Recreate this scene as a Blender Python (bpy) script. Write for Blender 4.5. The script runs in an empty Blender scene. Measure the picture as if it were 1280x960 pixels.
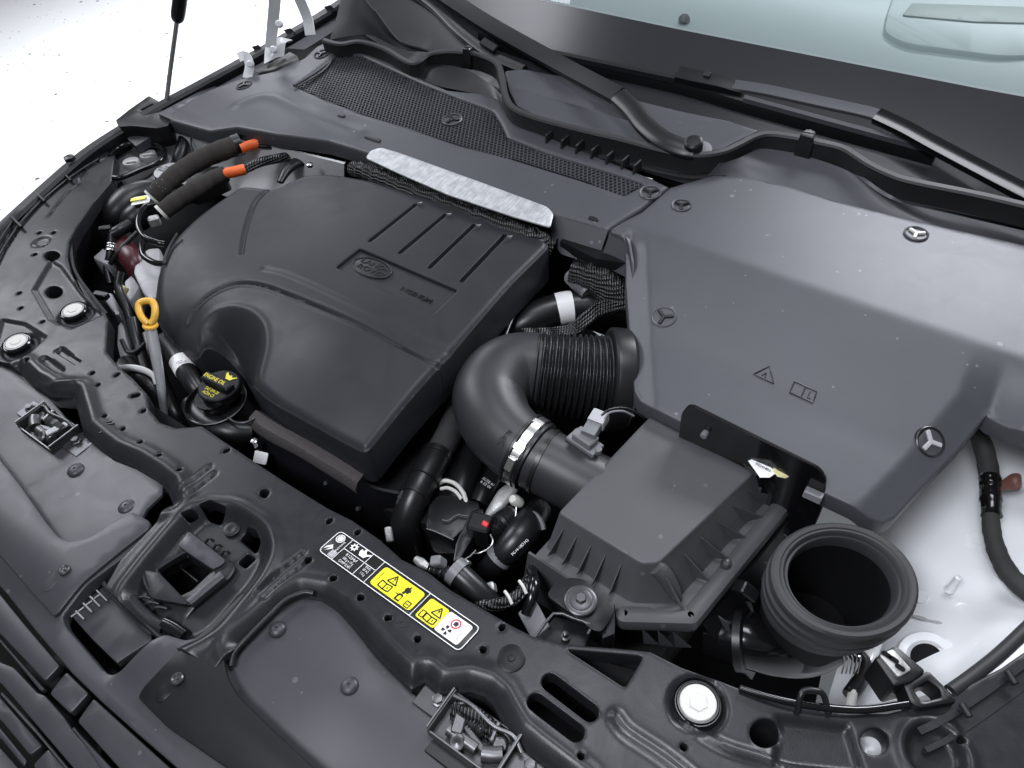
import bpy, bmesh, math, random
import numpy as np
from mathutils import Vector, Matrix, geometry

# ------------------------------------------------------------------ camera
scene = bpy.context.scene
COL = scene.collection
random.seed(7)
RNG = np.random.default_rng(7)
YAW, PITCH, ROLL, FPX = math.radians(37.87), math.radians(47.22), math.radians(4.75), 950.0
CAM = np.array([0.68, 0.0, 0.9])          # car axes: x across the car, y to the windscreen, z up, z=0 at the lock panel
_f = np.array([-math.sin(YAW) * math.cos(PITCH), math.cos(YAW) * math.cos(PITCH), -math.sin(PITCH)])
_r = np.array([math.cos(YAW), math.sin(YAW), 0.0])
_d = np.cross(_f, _r)
_r, _d = math.cos(ROLL) * _r + math.sin(ROLL) * _d, -math.sin(ROLL) * _r + math.cos(ROLL) * _d
cam_data = bpy.data.cameras.new('camera')
cam_data.sensor_fit = 'HORIZONTAL'
cam_data.sensor_width = 36.0
cam_data.lens = 36.0 * FPX / 1280.0
cam_data.clip_start = 0.02
cam_data.clip_end = 100.0
cam = bpy.data.objects.new('camera', cam_data)
COL.objects.link(cam)
m = Matrix(((_r[0], -_d[0], -_f[0], CAM[0]), (_r[1], -_d[1], -_f[1], CAM[1]), (_r[2], -_d[2], -_f[2], CAM[2]), (0, 0, 0, 1)))
cam.matrix_world = m
scene.camera = cam

# ------------------------------------------------------------------ light: a bright white workshop with ceiling lamps and two added fill lamps
world = bpy.data.worlds.new('World')
scene.world = world
world.use_nodes = True
bg = world.node_tree.nodes['Background']
bg.inputs[0].default_value = (0.95, 0.97, 1.0, 1)
bg.inputs[1].default_value = 0.15


def area(name, loc, target, sx, sy, power, color=(1, 1, 1)):
    l = bpy.data.lights.new(name, 'AREA')
    l.shape = 'RECTANGLE'
    l.size, l.size_y, l.energy, l.color = sx, sy, power, color
    o = bpy.data.objects.new(name, l)
    COL.objects.link(o)
    o.location = loc
    o.rotation_euler = (Vector(target) - Vector(loc)).to_track_quat('-Z', 'Y').to_euler()
    return o


LC = (0.90, 0.93, 1.0)
area('ceiling_or_fill_lamp', (0.2, 1.1, 3.0), (0.2, 0.7, 0), 1.4, 0.8, 34, LC)
area('ceiling_or_fill_lamp', (0.75, 4.2, 2.5), (0.5, 1.0, 0), 1.7, 0.8, 135, LC)
area('ceiling_or_fill_lamp', (-3.6, 0.7, 2.4), (-0.7, 0.4, 0), 1.3, 1.6, 66, LC)
area('ceiling_or_fill_lamp', (-4.9, 4.0, 2.1), (-0.6, 1.1, 0), 1.8, 0.9, 46, LC)
wing_fill = area('ceiling_or_fill_lamp', (0.2, -1.1, 2.7), (0.85, 0.75, -0.1), 1.2, 0.8, 13, LC)  # added fill light aimed at the white right inner wing
wing_fill.data.spread = math.radians(70)
floor_fill = area('ceiling_or_fill_lamp', (-3.0, 2.7, 3.2), (-2.9, 2.7, 0), 2.0, 2.0, 75, LC)  # added fill light that whitens the floor at upper left
floor_fill.data.spread = math.radians(75)
scene.view_settings.view_transform = 'Standard'
scene.view_settings.look = 'None'
scene.view_settings.gamma = 1.0
scene.view_settings.exposure = 0.0
scene.view_settings.use_curve_mapping = False
scene.cycles.max_bounces = 6
scene.cycles.transparent_max_bounces = 8
scene.cycles.use_denoising = True

# ------------------------------------------------------------------ geometry helpers


def ray(u, v):
    return _r * (u - 640.0) + _d * (v - 480.0) + _f * FPX


def P(u, v, z=0.0):
    """point of the place at height z seen at (u, v) of the photograph"""
    D = ray(u, v)
    return CAM + D * ((z - CAM[2]) / D[2])


def on(u, v, zf):
    """point on the height field zf seen at (u, v)"""
    if not callable(zf):
        return P(u, v, zf)
    z = 0.05
    for _ in range(14):
        q = P(u, v, z)
        z = 0.4 * z + 0.6 * float(zf(np.array([q[0]]), np.array([q[1]]))[0])
    q = P(u, v, z)
    return q


def on_plane(u, v, p0, n):
    D = ray(u, v)
    t = np.dot(np.array(p0) - CAM, n) / np.dot(D, n)
    return CAM + D * t


def XY(px, z=0.0):
    return np.array([on(u, v, z)[:2] for u, v in px])


def P3(pts):
    return [P(*q) for q in pts]


def tps(ctrl):
    """thin-plate height field through (u, v, z) sightings"""
    C = np.array([P(*c) for c in ctrl])
    X = C[:, :2]
    n = len(X)
    d = np.linalg.norm(X[:, None] - X[None], axis=2)
    K = np.where(d > 0, d * d * np.log(np.maximum(d, 1e-9)), 0) + np.eye(n) * 1e-5
    A = np.zeros((n + 3, n + 3))
    A[:n, :n] = K
    A[:n, n] = 1
    A[:n, n + 1:] = X
    A[n, :n] = 1
    A[n + 1:, :n] = X.T
    w = np.linalg.solve(A, np.concatenate([C[:, 2], [0, 0, 0]]))

    def zf(x, y):
        x = np.asarray(x, float)
        y = np.asarray(y, float)
        dd = np.hypot(x[..., None] - X[:, 0], y[..., None] - X[:, 1])
        U = np.where(dd > 0, dd * dd * np.log(np.maximum(dd, 1e-9)), 0)
        return U @ w[:n] + w[n] + w[n + 1] * x + w[n + 2] * y
    return zf


def sstep(a, b, x):
    t = np.clip((x - a) / (b - a), 0, 1)
    return t * t * (3 - 2 * t)


def line_d(X, Y, pts, closed=False):
    """distance to a polyline"""
    pts = np.asarray(pts)[:, :2]
    if closed:
        pts = np.vstack([pts, pts[:1]])
    best = np.full(np.shape(X), 1e9)
    for a, b in zip(pts[:-1], pts[1:]):
        ab = b - a
        L = max(ab @ ab, 1e-12)
        t = np.clip(((X - a[0]) * ab[0] + (Y - a[1]) * ab[1]) / L, 0, 1)
        best = np.minimum(best, np.hypot(X - a[0] - t * ab[0], Y - a[1] - t * ab[1]))
    return best


def inside(X, Y, poly):
    poly = np.asarray(poly)[:, :2]
    c = np.zeros(np.shape(X), bool)
    j = len(poly) - 1
    for i in range(len(poly)):
        xi, yi = poly[i]
        xj, yj = poly[j]
        if yi != yj:
            c ^= ((yi > Y) != (yj > Y)) & (X < (xj - xi) * (Y - yi) / (yj - yi) + xi)
        j = i
    return c


def poly_sd(X, Y, poly):
    """signed distance, positive inside"""
    d = line_d(X, Y, poly, True)
    return np.where(inside(X, Y, poly), d, -d)


def crom(pts, n=6, closed=False):
    """Catmull-Rom through points"""
    pts = [np.asarray(p, float) for p in pts]
    N = len(pts)
    out = []
    rng = range(N) if closed else range(N - 1)
    for i in rng:
        p1, p2 = pts[i], pts[(i + 1) % N]
        p0 = pts[i - 1] if (closed or i > 0) else 2 * p1 - p2
        p3 = pts[(i + 2) % N] if (closed or i + 2 < N) else 2 * p2 - p1
        for k in range(n):
            t = k / n
            out.append(0.5 * (2 * p1 + (p2 - p0) * t + (2 * p0 - 5 * p1 + 4 * p2 - p3) * t * t + (3 * p1 - p0 - 3 * p2 + p3) * t ** 3))
    if not closed:
        out.append(pts[-1])
    return np.array(out)


def rounded(poly, r, n=4):
    """round the corners of a closed polygon"""
    poly = np.asarray(poly, float)
    N = len(poly)
    out = []
    for i in range(N):
        a, b, c = poly[i - 1], poly[i], poly[(i + 1) % N]
        u, v = a - b, c - b
        lu, lv = np.linalg.norm(u), np.linalg.norm(v)
        cs = np.clip(u @ v / (lu * lv + 1e-12), -1, 1)
        if cs < -0.995:
            out.append(b)
            continue
        k = min(r, 0.45 * lu, 0.45 * lv)
        s, e = b + u / lu * k, b + v / lv * k
        for j in range(n + 1):
            t = j / n
            out.append((1 - t) ** 2 * s + 2 * t * (1 - t) * b + t * t * e)
    return np.array(out)


def resample(loop, h):
    out = []
    N = len(loop)
    for i in range(N):
        a, b = loop[i], loop[(i + 1) % N]
        L = np.linalg.norm(b - a)
        if L < 4e-4:
            continue
        k = max(1, int(math.ceil(L / h)))
        for j in range(k):
            out.append(a + (b - a) * j / k)
    return np.array(out)


def offset(loop, d):
    """offset a CCW loop inwards by d (a CW hole: outwards into the material)"""
    p, n = np.roll(loop, 1, 0), np.roll(loop, -1, 0)
    e1 = loop - p
    e2 = n - loop
    e1 = e1 / np.maximum(np.linalg.norm(e1, axis=1, keepdims=True), 1e-9)
    e2 = e2 / np.maximum(np.linalg.norm(e2, axis=1, keepdims=True), 1e-9)
    n1 = np.stack([-e1[:, 1], e1[:, 0]], 1)
    n2 = np.stack([-e2[:, 1], e2[:, 0]], 1)
    m_ = n1 + n2
    m_ = m_ / np.maximum(np.linalg.norm(m_, axis=1, keepdims=True), 1e-6)
    k = 1.0 / np.maximum((m_ * n1).sum(1, keepdims=True), 0.45)
    return loop + m_ * d * k


def sarea(l):
    x, y = l[:, 0], l[:, 1]
    return 0.5 * np.sum(x * np.roll(y, -1) - np.roll(x, -1) * y)


WL = {}      # world location of each parent


def finish(o, par, label=None, cat=None, group=None, kind=None):
    COL.objects.link(o)
    if par is not None:
        o.parent = par
        o.location = Vector(o.location) - WL[par]
        WL[o] = Vector(o.location) + WL[par]
    else:
        WL[o] = Vector(o.location)
    tag(o, label, cat, group, kind)
    return o


def tag(o, label=None, cat=None, group=None, kind=None):
    if label:
        o['label'] = label
    if cat:
        o['category'] = cat
    if group:
        o['group'] = group
    if kind:
        o['kind'] = kind
    return o


def thing(name, label, cat, loc, group=None):
    o = bpy.data.objects.new(name, None)
    o.empty_display_size = 0.02
    o.location = Vector([float(c) for c in loc])
    return finish(o, None, label, cat, group)


def mk(name, verts, faces, mat, par=None, smooth=40, center=True, **kw):
    V = np.asarray(verts, float)
    c = V.mean(0) if center else np.zeros(3)
    me = bpy.data.meshes.new(name)
    me.from_pydata((V - c).tolist(), [], [tuple(int(i) for i in f) for f in faces])
    me.materials.append(mat)
    me.validate()
    if smooth:
        me.shade_smooth()
        me.set_sharp_from_angle(angle=math.radians(smooth))
    o = bpy.data.objects.new(name, me)
    o.location = Vector(c.tolist())
    return finish(o, par, **kw)


def slab(name, outline, mat, par=None, holes=(), z=0.0, th=0.01, bev=0.002, res=None, h=0.012, smooth=45, bottom=False, drop=None, **kw):
    """a moulded sheet: outline and holes in plan, top height z(x, y), rounded edges, walls of depth th"""
    zf = z if callable(z) else (lambda x, y, _z=z: np.full(np.shape(x), _z))
    loops = []
    for k, l in enumerate([outline] + list(holes)):
        l = resample(np.asarray(l, float)[:, :2], h if k == 0 else min(h, 0.006))
        if (sarea(l) > 0) != (k == 0):
            l = l[::-1]
        loops.append(l)
    inner = [offset(l, bev) for l in loops] if bev else loops
    pts, edges = [], []
    for l in inner:
        s = len(pts)
        pts += [tuple(p) for p in l]
        edges += [(s + i, s + (i + 1) % len(l)) for i in range(len(l))]
    nb = len(pts)
    if res:
        mn, mx = loops[0].min(0), loops[0].max(0)
        gx, gy = np.meshgrid(np.arange(mn[0], mx[0], res), np.arange(mn[1], mx[1], res))
        gx = gx + (np.arange(gx.shape[0]) % 2)[:, None] * res * 0.5
        gx, gy = gx.ravel(), gy.ravel()
        ok = inside(gx, gy, inner[0])
        gx, gy = gx[ok], gy[ok]
        ok = line_d(gx, gy, inner[0], True) > res * 0.55
        gx, gy = gx[ok], gy[ok]
        for l in inner[1:]:
            ok = ~inside(gx, gy, l) & (line_d(gx, gy, l, True) > res * 0.55)
            gx, gy = gx[ok], gy[ok]
        pts += list(zip(gx.tolist(), gy.tolist()))
    r_ = geometry.delaunay_2d_cdt([Vector((float(a), float(b))) for a, b in pts], edges, [], 0, 1e-7)
    v2 = np.array([(v.x, v.y) for v in r_[0]])
    tri = np.array([tuple(f) for f in r_[2] if len(f) == 3])
    cen = v2[tri].mean(1)
    ok = inside(cen[:, 0], cen[:, 1], inner[0])
    for l in inner[1:]:
        ok &= ~inside(cen[:, 0], cen[:, 1], l)
    tri = tri[ok]
    Z = zf(v2[:, 0], v2[:, 1])
    V = [np.column_stack([v2, Z])]
    n0 = len(v2)
    F = [tuple(t) for t in tri]
    # map of input boundary points to output vertices
    omap = {}
    for i, src in enumerate(r_[3]):
        for s in src:
            omap[s] = i
    base = n0
    s = 0
    for l, li in zip(loops, inner):
        n = len(l)
        ids = [omap.get(s + i, 0) for i in range(n)]
        zi = zf(li[:, 0], li[:, 1])
        rings = []
        if bev:
            rings.append((offset(l, bev * 0.29), zi - bev * 0.29))
            rings.append((l, zi - bev))
        rings.append((l, zi - th if drop is None else np.minimum(zi - bev * 1.2, drop)))
        prev = ids
        for q, zz in rings:
            cur = list(range(base, base + n))
            V.append(np.column_stack([q, zz]))
            base += n
            for i in range(n):
                j = (i + 1) % n
                F.append((prev[i], cur[i], cur[j], prev[j]))
            prev = cur
        s += n
    V = np.vstack(V)
    if bottom:
        F += [(a + base, c + base, b + base) for a, b, c in tri]
        B = np.column_stack([v2, Z - th * 0.98])
        V = np.vstack([V, B])
    return mk(name, V, F, mat, par, smooth, **kw)


def tube(name, pts, rad, mat, par=None, seg=16, n=6, caps=True, wave=None, flat=1.0, smooth=50, **kw):
    """a pipe through 3-D points; rad may be a list; wave(t in m) adds to the radius"""
    rr = rad if isinstance(rad, (list, tuple)) else [rad] * len(pts)
    Q = crom([np.append(np.asarray(p, float), r) for p, r in zip(pts, rr)], n)
    C, R = Q[:, :3], Q[:, 3]
    T = np.gradient(C, axis=0)
    T /= np.linalg.norm(T, axis=1, keepdims=True)
    up = np.array([0, 0, 1.0]) if abs(T[0][2]) < 0.9 else np.array([1.0, 0, 0])
    A = np.cross(up, T[0])
    A /= np.linalg.norm(A)
    V = []
    L = 0
    for i in range(len(C)):
        A = A - T[i] * (A @ T[i])
        A /= np.linalg.norm(A)
        B = np.cross(T[i], A)
        if i:
            L += np.linalg.norm(C[i] - C[i - 1])
        r_ = R[i] + (wave(L) if wave else 0)
        for k in range(seg):
            a = 2 * math.pi * k / seg
            V.append(C[i] + (A * math.cos(a) + B * math.sin(a) * flat) * r_)
    F = []
    for i in range(len(C) - 1):
        for k in range(seg):
            a, b = i * seg + k, i * seg + (k + 1) % seg
            F.append((a, b, b + seg, a + seg))
    if caps:
        F.append(tuple(range(seg - 1, -1, -1)))
        F.append(tuple(range((len(C) - 1) * seg, len(C) * seg)))
    return mk(name, V, F, mat, par, smooth, **kw)


def sweep(name, path, prof, mat, par=None, n=6, closed=False, up=(0, 0, 1), smooth=45, **kw):
    """sweep a closed profile [(side, up)] along a 3-D path"""
    C = crom(path, n, closed) if n else np.array(path)
    T = np.roll(C, -1, 0) - np.roll(C, 1, 0) if closed else np.gradient(C, axis=0)
    T /= np.linalg.norm(T, axis=1, keepdims=True)
    U = np.array(up, float)
    V, F = [], []
    k = len(prof)
    for c, t in zip(C, T):
        s = np.cross(t, U)
        s /= np.linalg.norm(s)
        w = np.cross(s, t)
        for a, b in prof:
            V.append(c + s * a + w * b)
    N = len(C)
    for i in range(N if closed else N - 1):
        for j in range(k):
            a, b = i * k + j, i * k + (j + 1) % k
            c, d = ((i + 1) % N) * k + (j + 1) % k, ((i + 1) % N) * k + j
            F.append((a, b, c, d))
    if not closed:
        F.append(tuple(range(k - 1, -1, -1)))
        F.append(tuple(range((N - 1) * k, N * k)))
    return mk(name, V, F, mat, par, smooth, **kw)


def frame(axis, xdir=None):
    w = np.asarray(axis, float)
    w = w / np.linalg.norm(w)
    if xdir is None:
        xdir = (1, 0, 0) if abs(w[0]) < 0.8 else (0, 1, 0)
    u = np.asarray(xdir, float)
    u = u - w * (u @ w)
    u /= np.linalg.norm(u)
    return u, np.cross(w, u), w


def lathe(name, c, prof, mat, par=None, axis=(0, 0, 1), seg=28, sx=1.0, sy=1.0, xdir=None, smooth=35, cap=True, **kw):
    u, v, w = frame(axis, xdir)
    V, F = [], []
    c = np.asarray(c, float)
    for r_, h_ in prof:
        for k in range(seg):
            a = 2 * math.pi * k / seg
            V.append(c + u * math.cos(a) * r_ * sx + v * math.sin(a) * r_ * sy + w * h_)
    for i in range(len(prof) - 1):
        for k in range(seg):
            a, b = i * seg + k, i * seg + (k + 1) % seg
            F.append((a, b, b + seg, a + seg))
    if cap:
        if prof[0][0] > 1e-5:
            F.append(tuple(range(seg - 1, -1, -1)))
        if prof[-1][0] > 1e-5:
            F.append(tuple(range((len(prof) - 1) * seg, len(prof) * seg)))
    return mk(name, V, F, mat, par, smooth, **kw)


def prism(name, c, poly, h, mat, par=None, axis=(0, 0, 1), xdir=None, bev=0.001, taper=1.0, smooth=40, **kw):
    """extrude a local polygon by h along axis, with chamfered top edge"""
    u, v, w = frame(axis, xdir)
    poly = np.asarray(poly, float)
    if sarea(poly) < 0:
        poly = poly[::-1]
    n = len(poly)
    c = np.asarray(c, float)
    mid = poly.mean(0)
    rings = [(poly, 0.0), (mid + (poly - mid) * taper, h - bev), (offset(mid + (poly - mid) * taper, bev), h)] if bev else [(poly, 0.0), (mid + (poly - mid) * taper, h)]
    V, F = [], []
    for q, hh in rings:
        for a, b in q:
            V.append(c + u * a + v * b + w * hh)
    for i in range(len(rings) - 1):
        for k in range(n):
            F.append((i * n + k, i * n + (k + 1) % n, (i + 1) * n + (k + 1) % n, (i + 1) * n + k))
    F.append(tuple(range(n - 1, -1, -1)))
    F.append(tuple(range((len(rings) - 1) * n, len(rings) * n)))
    return mk(name, V, F, mat, par, smooth, **kw)


def box(name, c, s, mat, par=None, axis=(0, 0, 1), xdir=None, bev=0.0015, **kw):
    """box with centre of its base at c"""
    a, b = s[0] / 2, s[1] / 2
    r_ = min(bev * 1.5, a * 0.5, b * 0.5)
    return prism(name, c, rounded([(-a, -b), (a, -b), (a, b), (-a, b)], r_, 2), s[2], mat, par, axis, xdir, bev, **kw)


def gridsurf(name, rows, mat, par=None, k=6, it=3, th=0.0, smooth=60, **kw):
    """a pressed sheet through rows of 3-D points, linear between them, edges softened by `it` passes"""
    G = np.array(rows, float)
    a, b = G.shape[:2]
    s = np.linspace(0, a - 1, (a - 1) * k + 1)
    t = np.linspace(0, b - 1, (b - 1) * k + 1)
    i0 = np.minimum(s.astype(int), a - 2)
    fs = (s - i0)[:, None, None]
    H = G[i0] * (1 - fs) + G[i0 + 1] * fs
    j0 = np.minimum(t.astype(int), b - 2)
    ft = (t - j0)[None, :, None]
    H = H[:, j0] * (1 - ft) + H[:, j0 + 1] * ft
    for _ in range(it):
        E = H.copy()
        E[1:-1] = 0.5 * H[1:-1] + 0.25 * (H[:-2] + H[2:])
        H = E.copy()
        H[:, 1:-1] = 0.5 * E[:, 1:-1] + 0.25 * (E[:, :-2] + E[:, 2:])
    m_, n_ = H.shape[:2]
    V = H.reshape(-1, 3)
    F = [(i * n_ + j, i * n_ + j + 1, (i + 1) * n_ + j + 1, (i + 1) * n_ + j) for i in range(m_ - 1) for j in range(n_ - 1)]
    if th:
        gu = np.gradient(H, axis=0)
        gv = np.gradient(H, axis=1)
        nn = np.cross(gu, gv)
        nn /= np.maximum(np.linalg.norm(nn, axis=2, keepdims=True), 1e-9)
        if nn[..., 2].mean() < 0:
            nn = -nn
        B = (H - nn * th).reshape(-1, 3)
        o_ = len(V)
        V = np.vstack([V, B])
        F += [(a_ + o_, d_ + o_, c_ + o_, b_ + o_) for a_, b_, c_, d_ in list(F)]
        rim = [(0, j) for j in range(n_)] + [(i, n_ - 1) for i in range(1, m_)] + [(m_ - 1, j) for j in range(n_ - 2, -1, -1)] + [(i, 0) for i in range(m_ - 2, 0, -1)]
        ids = [i * n_ + j for i, j in rim]
        F += [(ids[q], ids[(q + 1) % len(ids)], ids[(q + 1) % len(ids)] + o_, ids[q] + o_) for q in range(len(ids))]
    o = mk(name, V, F, mat, par, smooth, **kw)
    bm = bmesh.new()
    bm.from_mesh(o.data)
    bmesh.ops.recalc_face_normals(bm, faces=bm.faces)
    bm.to_mesh(o.data)
    bm.free()
    return o


def text(name, body, o3, xd, yd, size, mat, par=None, ext=0.0003, align='CENTER', sx=1.0, **kw):
    """lettering lying on a surface at o3 with reading direction xd and upward direction yd"""
    cu = bpy.data.curves.new(name, 'FONT')
    cu.body = body
    cu.size = 1.0
    cu.extrude = ext / size
    cu.align_x = align
    cu.align_y = 'CENTER'
    cu.space_line = 0.95
    t = bpy.data.objects.new(name, cu)
    COL.objects.link(t)
    dg = bpy.context.evaluated_depsgraph_get()
    me = bpy.data.meshes.new_from_object(t.evaluated_get(dg))
    COL.objects.unlink(t)
    bpy.data.objects.remove(t)
    xd = np.asarray(xd, float)
    xd = xd / np.linalg.norm(xd)
    yd = np.asarray(yd, float)
    yd = yd - xd * (xd @ yd)
    yd /= np.linalg.norm(yd)
    w = np.cross(xd, yd)
    o3 = np.asarray(o3, float)
    V = [o3 + xd * v.co.x * size * sx + yd * v.co.y * size + w * (v.co.z * size) for v in me.vertices]
    F = [tuple(p.vertices) for p in me.polygons]
    bpy.data.meshes.remove(me)
    return mk(name, V, F, mat, par, smooth=None, **kw)


def merge(name, objs, par=None, **kw):
    """join meshes of one and the same part into one mesh"""
    V, F, MI, mats = [], [], [], []
    for o in objs:
        b = len(V)
        w = WL[o]
        for v in o.data.vertices:
            V.append((v.co.x + w.x, v.co.y + w.y, v.co.z + w.z))
        for mt in o.data.materials:
            if mt not in mats:
                mats.append(mt)
        for p in o.data.polygons:
            F.append(tuple(i + b for i in p.vertices))
            MI.append(mats.index(o.data.materials[p.material_index]))
        WL.pop(o)
        me = o.data
        bpy.data.objects.remove(o)
        bpy.data.meshes.remove(me)
    o = mk(name, V, F, mats[0], par, 40, **kw)
    for mt in mats[1:]:
        o.data.materials.append(mt)
    if len(o.data.polygons) == len(MI):
        o.data.polygons.foreach_set('material_index', MI)
    return o


def circ(u, v, ru, rv=None, z=0.0, n=20):
    """plan outline of a round opening seen at (u, v) with pixel half-width ru; a true circle in plan when rv is None"""
    c = on(u, v, z)
    if rv is None:
        q = on(u + ru, v, z)
        R = np.hypot(*(q - c)[:2]) * 0.92
        return np.array([(c[0] + R * math.cos(a), c[1] + R * math.sin(a)) for a in np.linspace(0, 2 * math.pi, n, False)])
    return np.array([on(u + ru * math.cos(a), v + rv * math.sin(a), z)[:2] for a in np.linspace(0, 2 * math.pi, n, False)])


def slot(a, b, r_, n=8):
    """capsule outline between plan points a, b"""
    a, b = np.asarray(a)[:2], np.asarray(b)[:2]
    t = math.atan2(*(b - a)[::-1])
    out = []
    for k in range(n + 1):
        q = t - math.pi / 2 + math.pi * k / n
        out.append(b + r_ * np.array([math.cos(q), math.sin(q)]))
    for k in range(n + 1):
        q = t + math.pi / 2 + math.pi * k / n
        out.append(a + r_ * np.array([math.cos(q), math.sin(q)]))
    return np.array(out)


# ------------------------------------------------------------------ materials
def mat(name, col, rough=0.5, metal=0.0, bump=0.0, bscale=900.0, var=0.12, spec=0.5, dust=0.0, coat=0.0, vscale=9.0, rvar=0.07, dscale=42, smudge=0.0):
    m_ = bpy.data.materials.new(name)
    m_.use_nodes = True
    nt = m_.node_tree
    b = nt.nodes['Principled BSDF']
    b.inputs['Roughness'].default_value = rough
    b.inputs['Metallic'].default_value = metal
    b.inputs['Specular IOR Level'].default_value = spec
    if coat:
        b.inputs['Coat Weight'].default_value = coat
        b.inputs['Coat Roughness'].default_value = 0.08
    tc = nt.nodes.new('ShaderNodeNewGeometry')
    n1 = nt.nodes.new('ShaderNodeTexNoise')
    n1.inputs['Scale'].default_value = vscale
    n1.inputs['Detail'].default_value = 6
    n1.inputs['Roughness'].default_value = 0.65
    nt.links.new(tc.outputs['Position'], n1.inputs['Vector'])
    mx = nt.nodes.new('ShaderNodeMix')
    mx.data_type = 'RGBA'
    c = np.array(col[:3])
    mx.inputs['A'].default_value = (*np.clip(c * (1 - var), 0, 1), 1)
    mx.inputs['B'].default_value = (*np.clip(c * (1 + var), 0, 1), 1)
    nt.links.new(n1.outputs['Fac'], mx.inputs['Factor'])
    out = mx.outputs['Result']
    if dust:
        v = nt.nodes.new('ShaderNodeTexVoronoi')
        v.inputs['Scale'].default_value = dscale
        nt.links.new(tc.outputs['Position'], v.inputs['Vector'])
        n2 = nt.nodes.new('ShaderNodeTexNoise')
        n2.inputs['Scale'].default_value = 11
        n2.inputs['Detail'].default_value = 3
        nt.links.new(tc.outputs['Position'], n2.inputs['Vector'])
        a = nt.nodes.new('ShaderNodeMapRange')
        a.inputs['From Min'].default_value = 0.50
        a.inputs['From Max'].default_value = 0.75
        a.inputs['To Min'].default_value = 0.0
        a.inputs['To Max'].default_value = 0.22
        nt.links.new(n2.outputs['Fac'], a.inputs['Value'])
        l = nt.nodes.new('ShaderNodeMath')
        l.operation = 'LESS_THAN'
        nt.links.new(v.outputs['Distance'], l.inputs[0])
        nt.links.new(a.outputs['Result'], l.inputs[1])
        s = nt.nodes.new('ShaderNodeMath')
        s.operation = 'MULTIPLY'
        s.inputs[1].default_value = dust
        nt.links.new(l.outputs[0], s.inputs[0])
        md = nt.nodes.new('ShaderNodeMix')
        md.data_type = 'RGBA'
        md.inputs['B'].default_value = (0.5, 0.5, 0.5, 1)
        nt.links.new(out, md.inputs['A'])
        nt.links.new(s.outputs[0], md.inputs['Factor'])
        out = md.outputs['Result']
    nt.links.new(out, b.inputs['Base Color'])
    mr = nt.nodes.new('ShaderNodeMapRange')
    mr.inputs['To Min'].default_value = max(0.02, rough - rvar)
    mr.inputs['To Max'].default_value = min(1.0, rough + rvar)
    nt.links.new(n1.outputs['Fac'], mr.inputs['Value'])
    rout = mr.outputs['Result']
    if smudge:
        # handling marks: soft patches that are a little duller or shinier
        n4 = nt.nodes.new('ShaderNodeTexNoise')
        n4.inputs['Scale'].default_value = 14
        n4.inputs['Detail'].default_value = 8
        n4.inputs['Roughness'].default_value = 0.7
        n4.inputs['Distortion'].default_value = 1.4
        nt.links.new(tc.outputs['Position'], n4.inputs['Vector'])
        m4 = nt.nodes.new('ShaderNodeMapRange')
        m4.inputs['From Min'].default_value = 0.38
        m4.inputs['From Max'].default_value = 0.62
        m4.inputs['To Min'].default_value = -smudge * 0.5
        m4.inputs['To Max'].default_value = smudge
        nt.links.new(n4.outputs['Fac'], m4.inputs['Value'])
        ad = nt.nodes.new('ShaderNodeMath')
        ad.operation = 'ADD'
        nt.links.new(rout, ad.inputs[0])
        nt.links.new(m4.outputs['Result'], ad.inputs[1])
        rout = ad.outputs[0]
    nt.links.new(rout, b.inputs['Roughness'])
    if bump:
        n3 = nt.nodes.new('ShaderNodeTexNoise')
        n3.inputs['Scale'].default_value = bscale
        n3.inputs['Detail'].default_value = 2
        nt.links.new(tc.outputs['Position'], n3.inputs['Vector'])
        bp = nt.nodes.new('ShaderNodeBump')
        bp.inputs['Strength'].default_value = bump
        bp.inputs['Distance'].default_value = 0.001
        nt.links.new(n3.outputs['Fac'], bp.inputs['Height'])
        nt.links.new(bp.outputs['Normal'], b.inputs['Normal'])
    return m_


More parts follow.
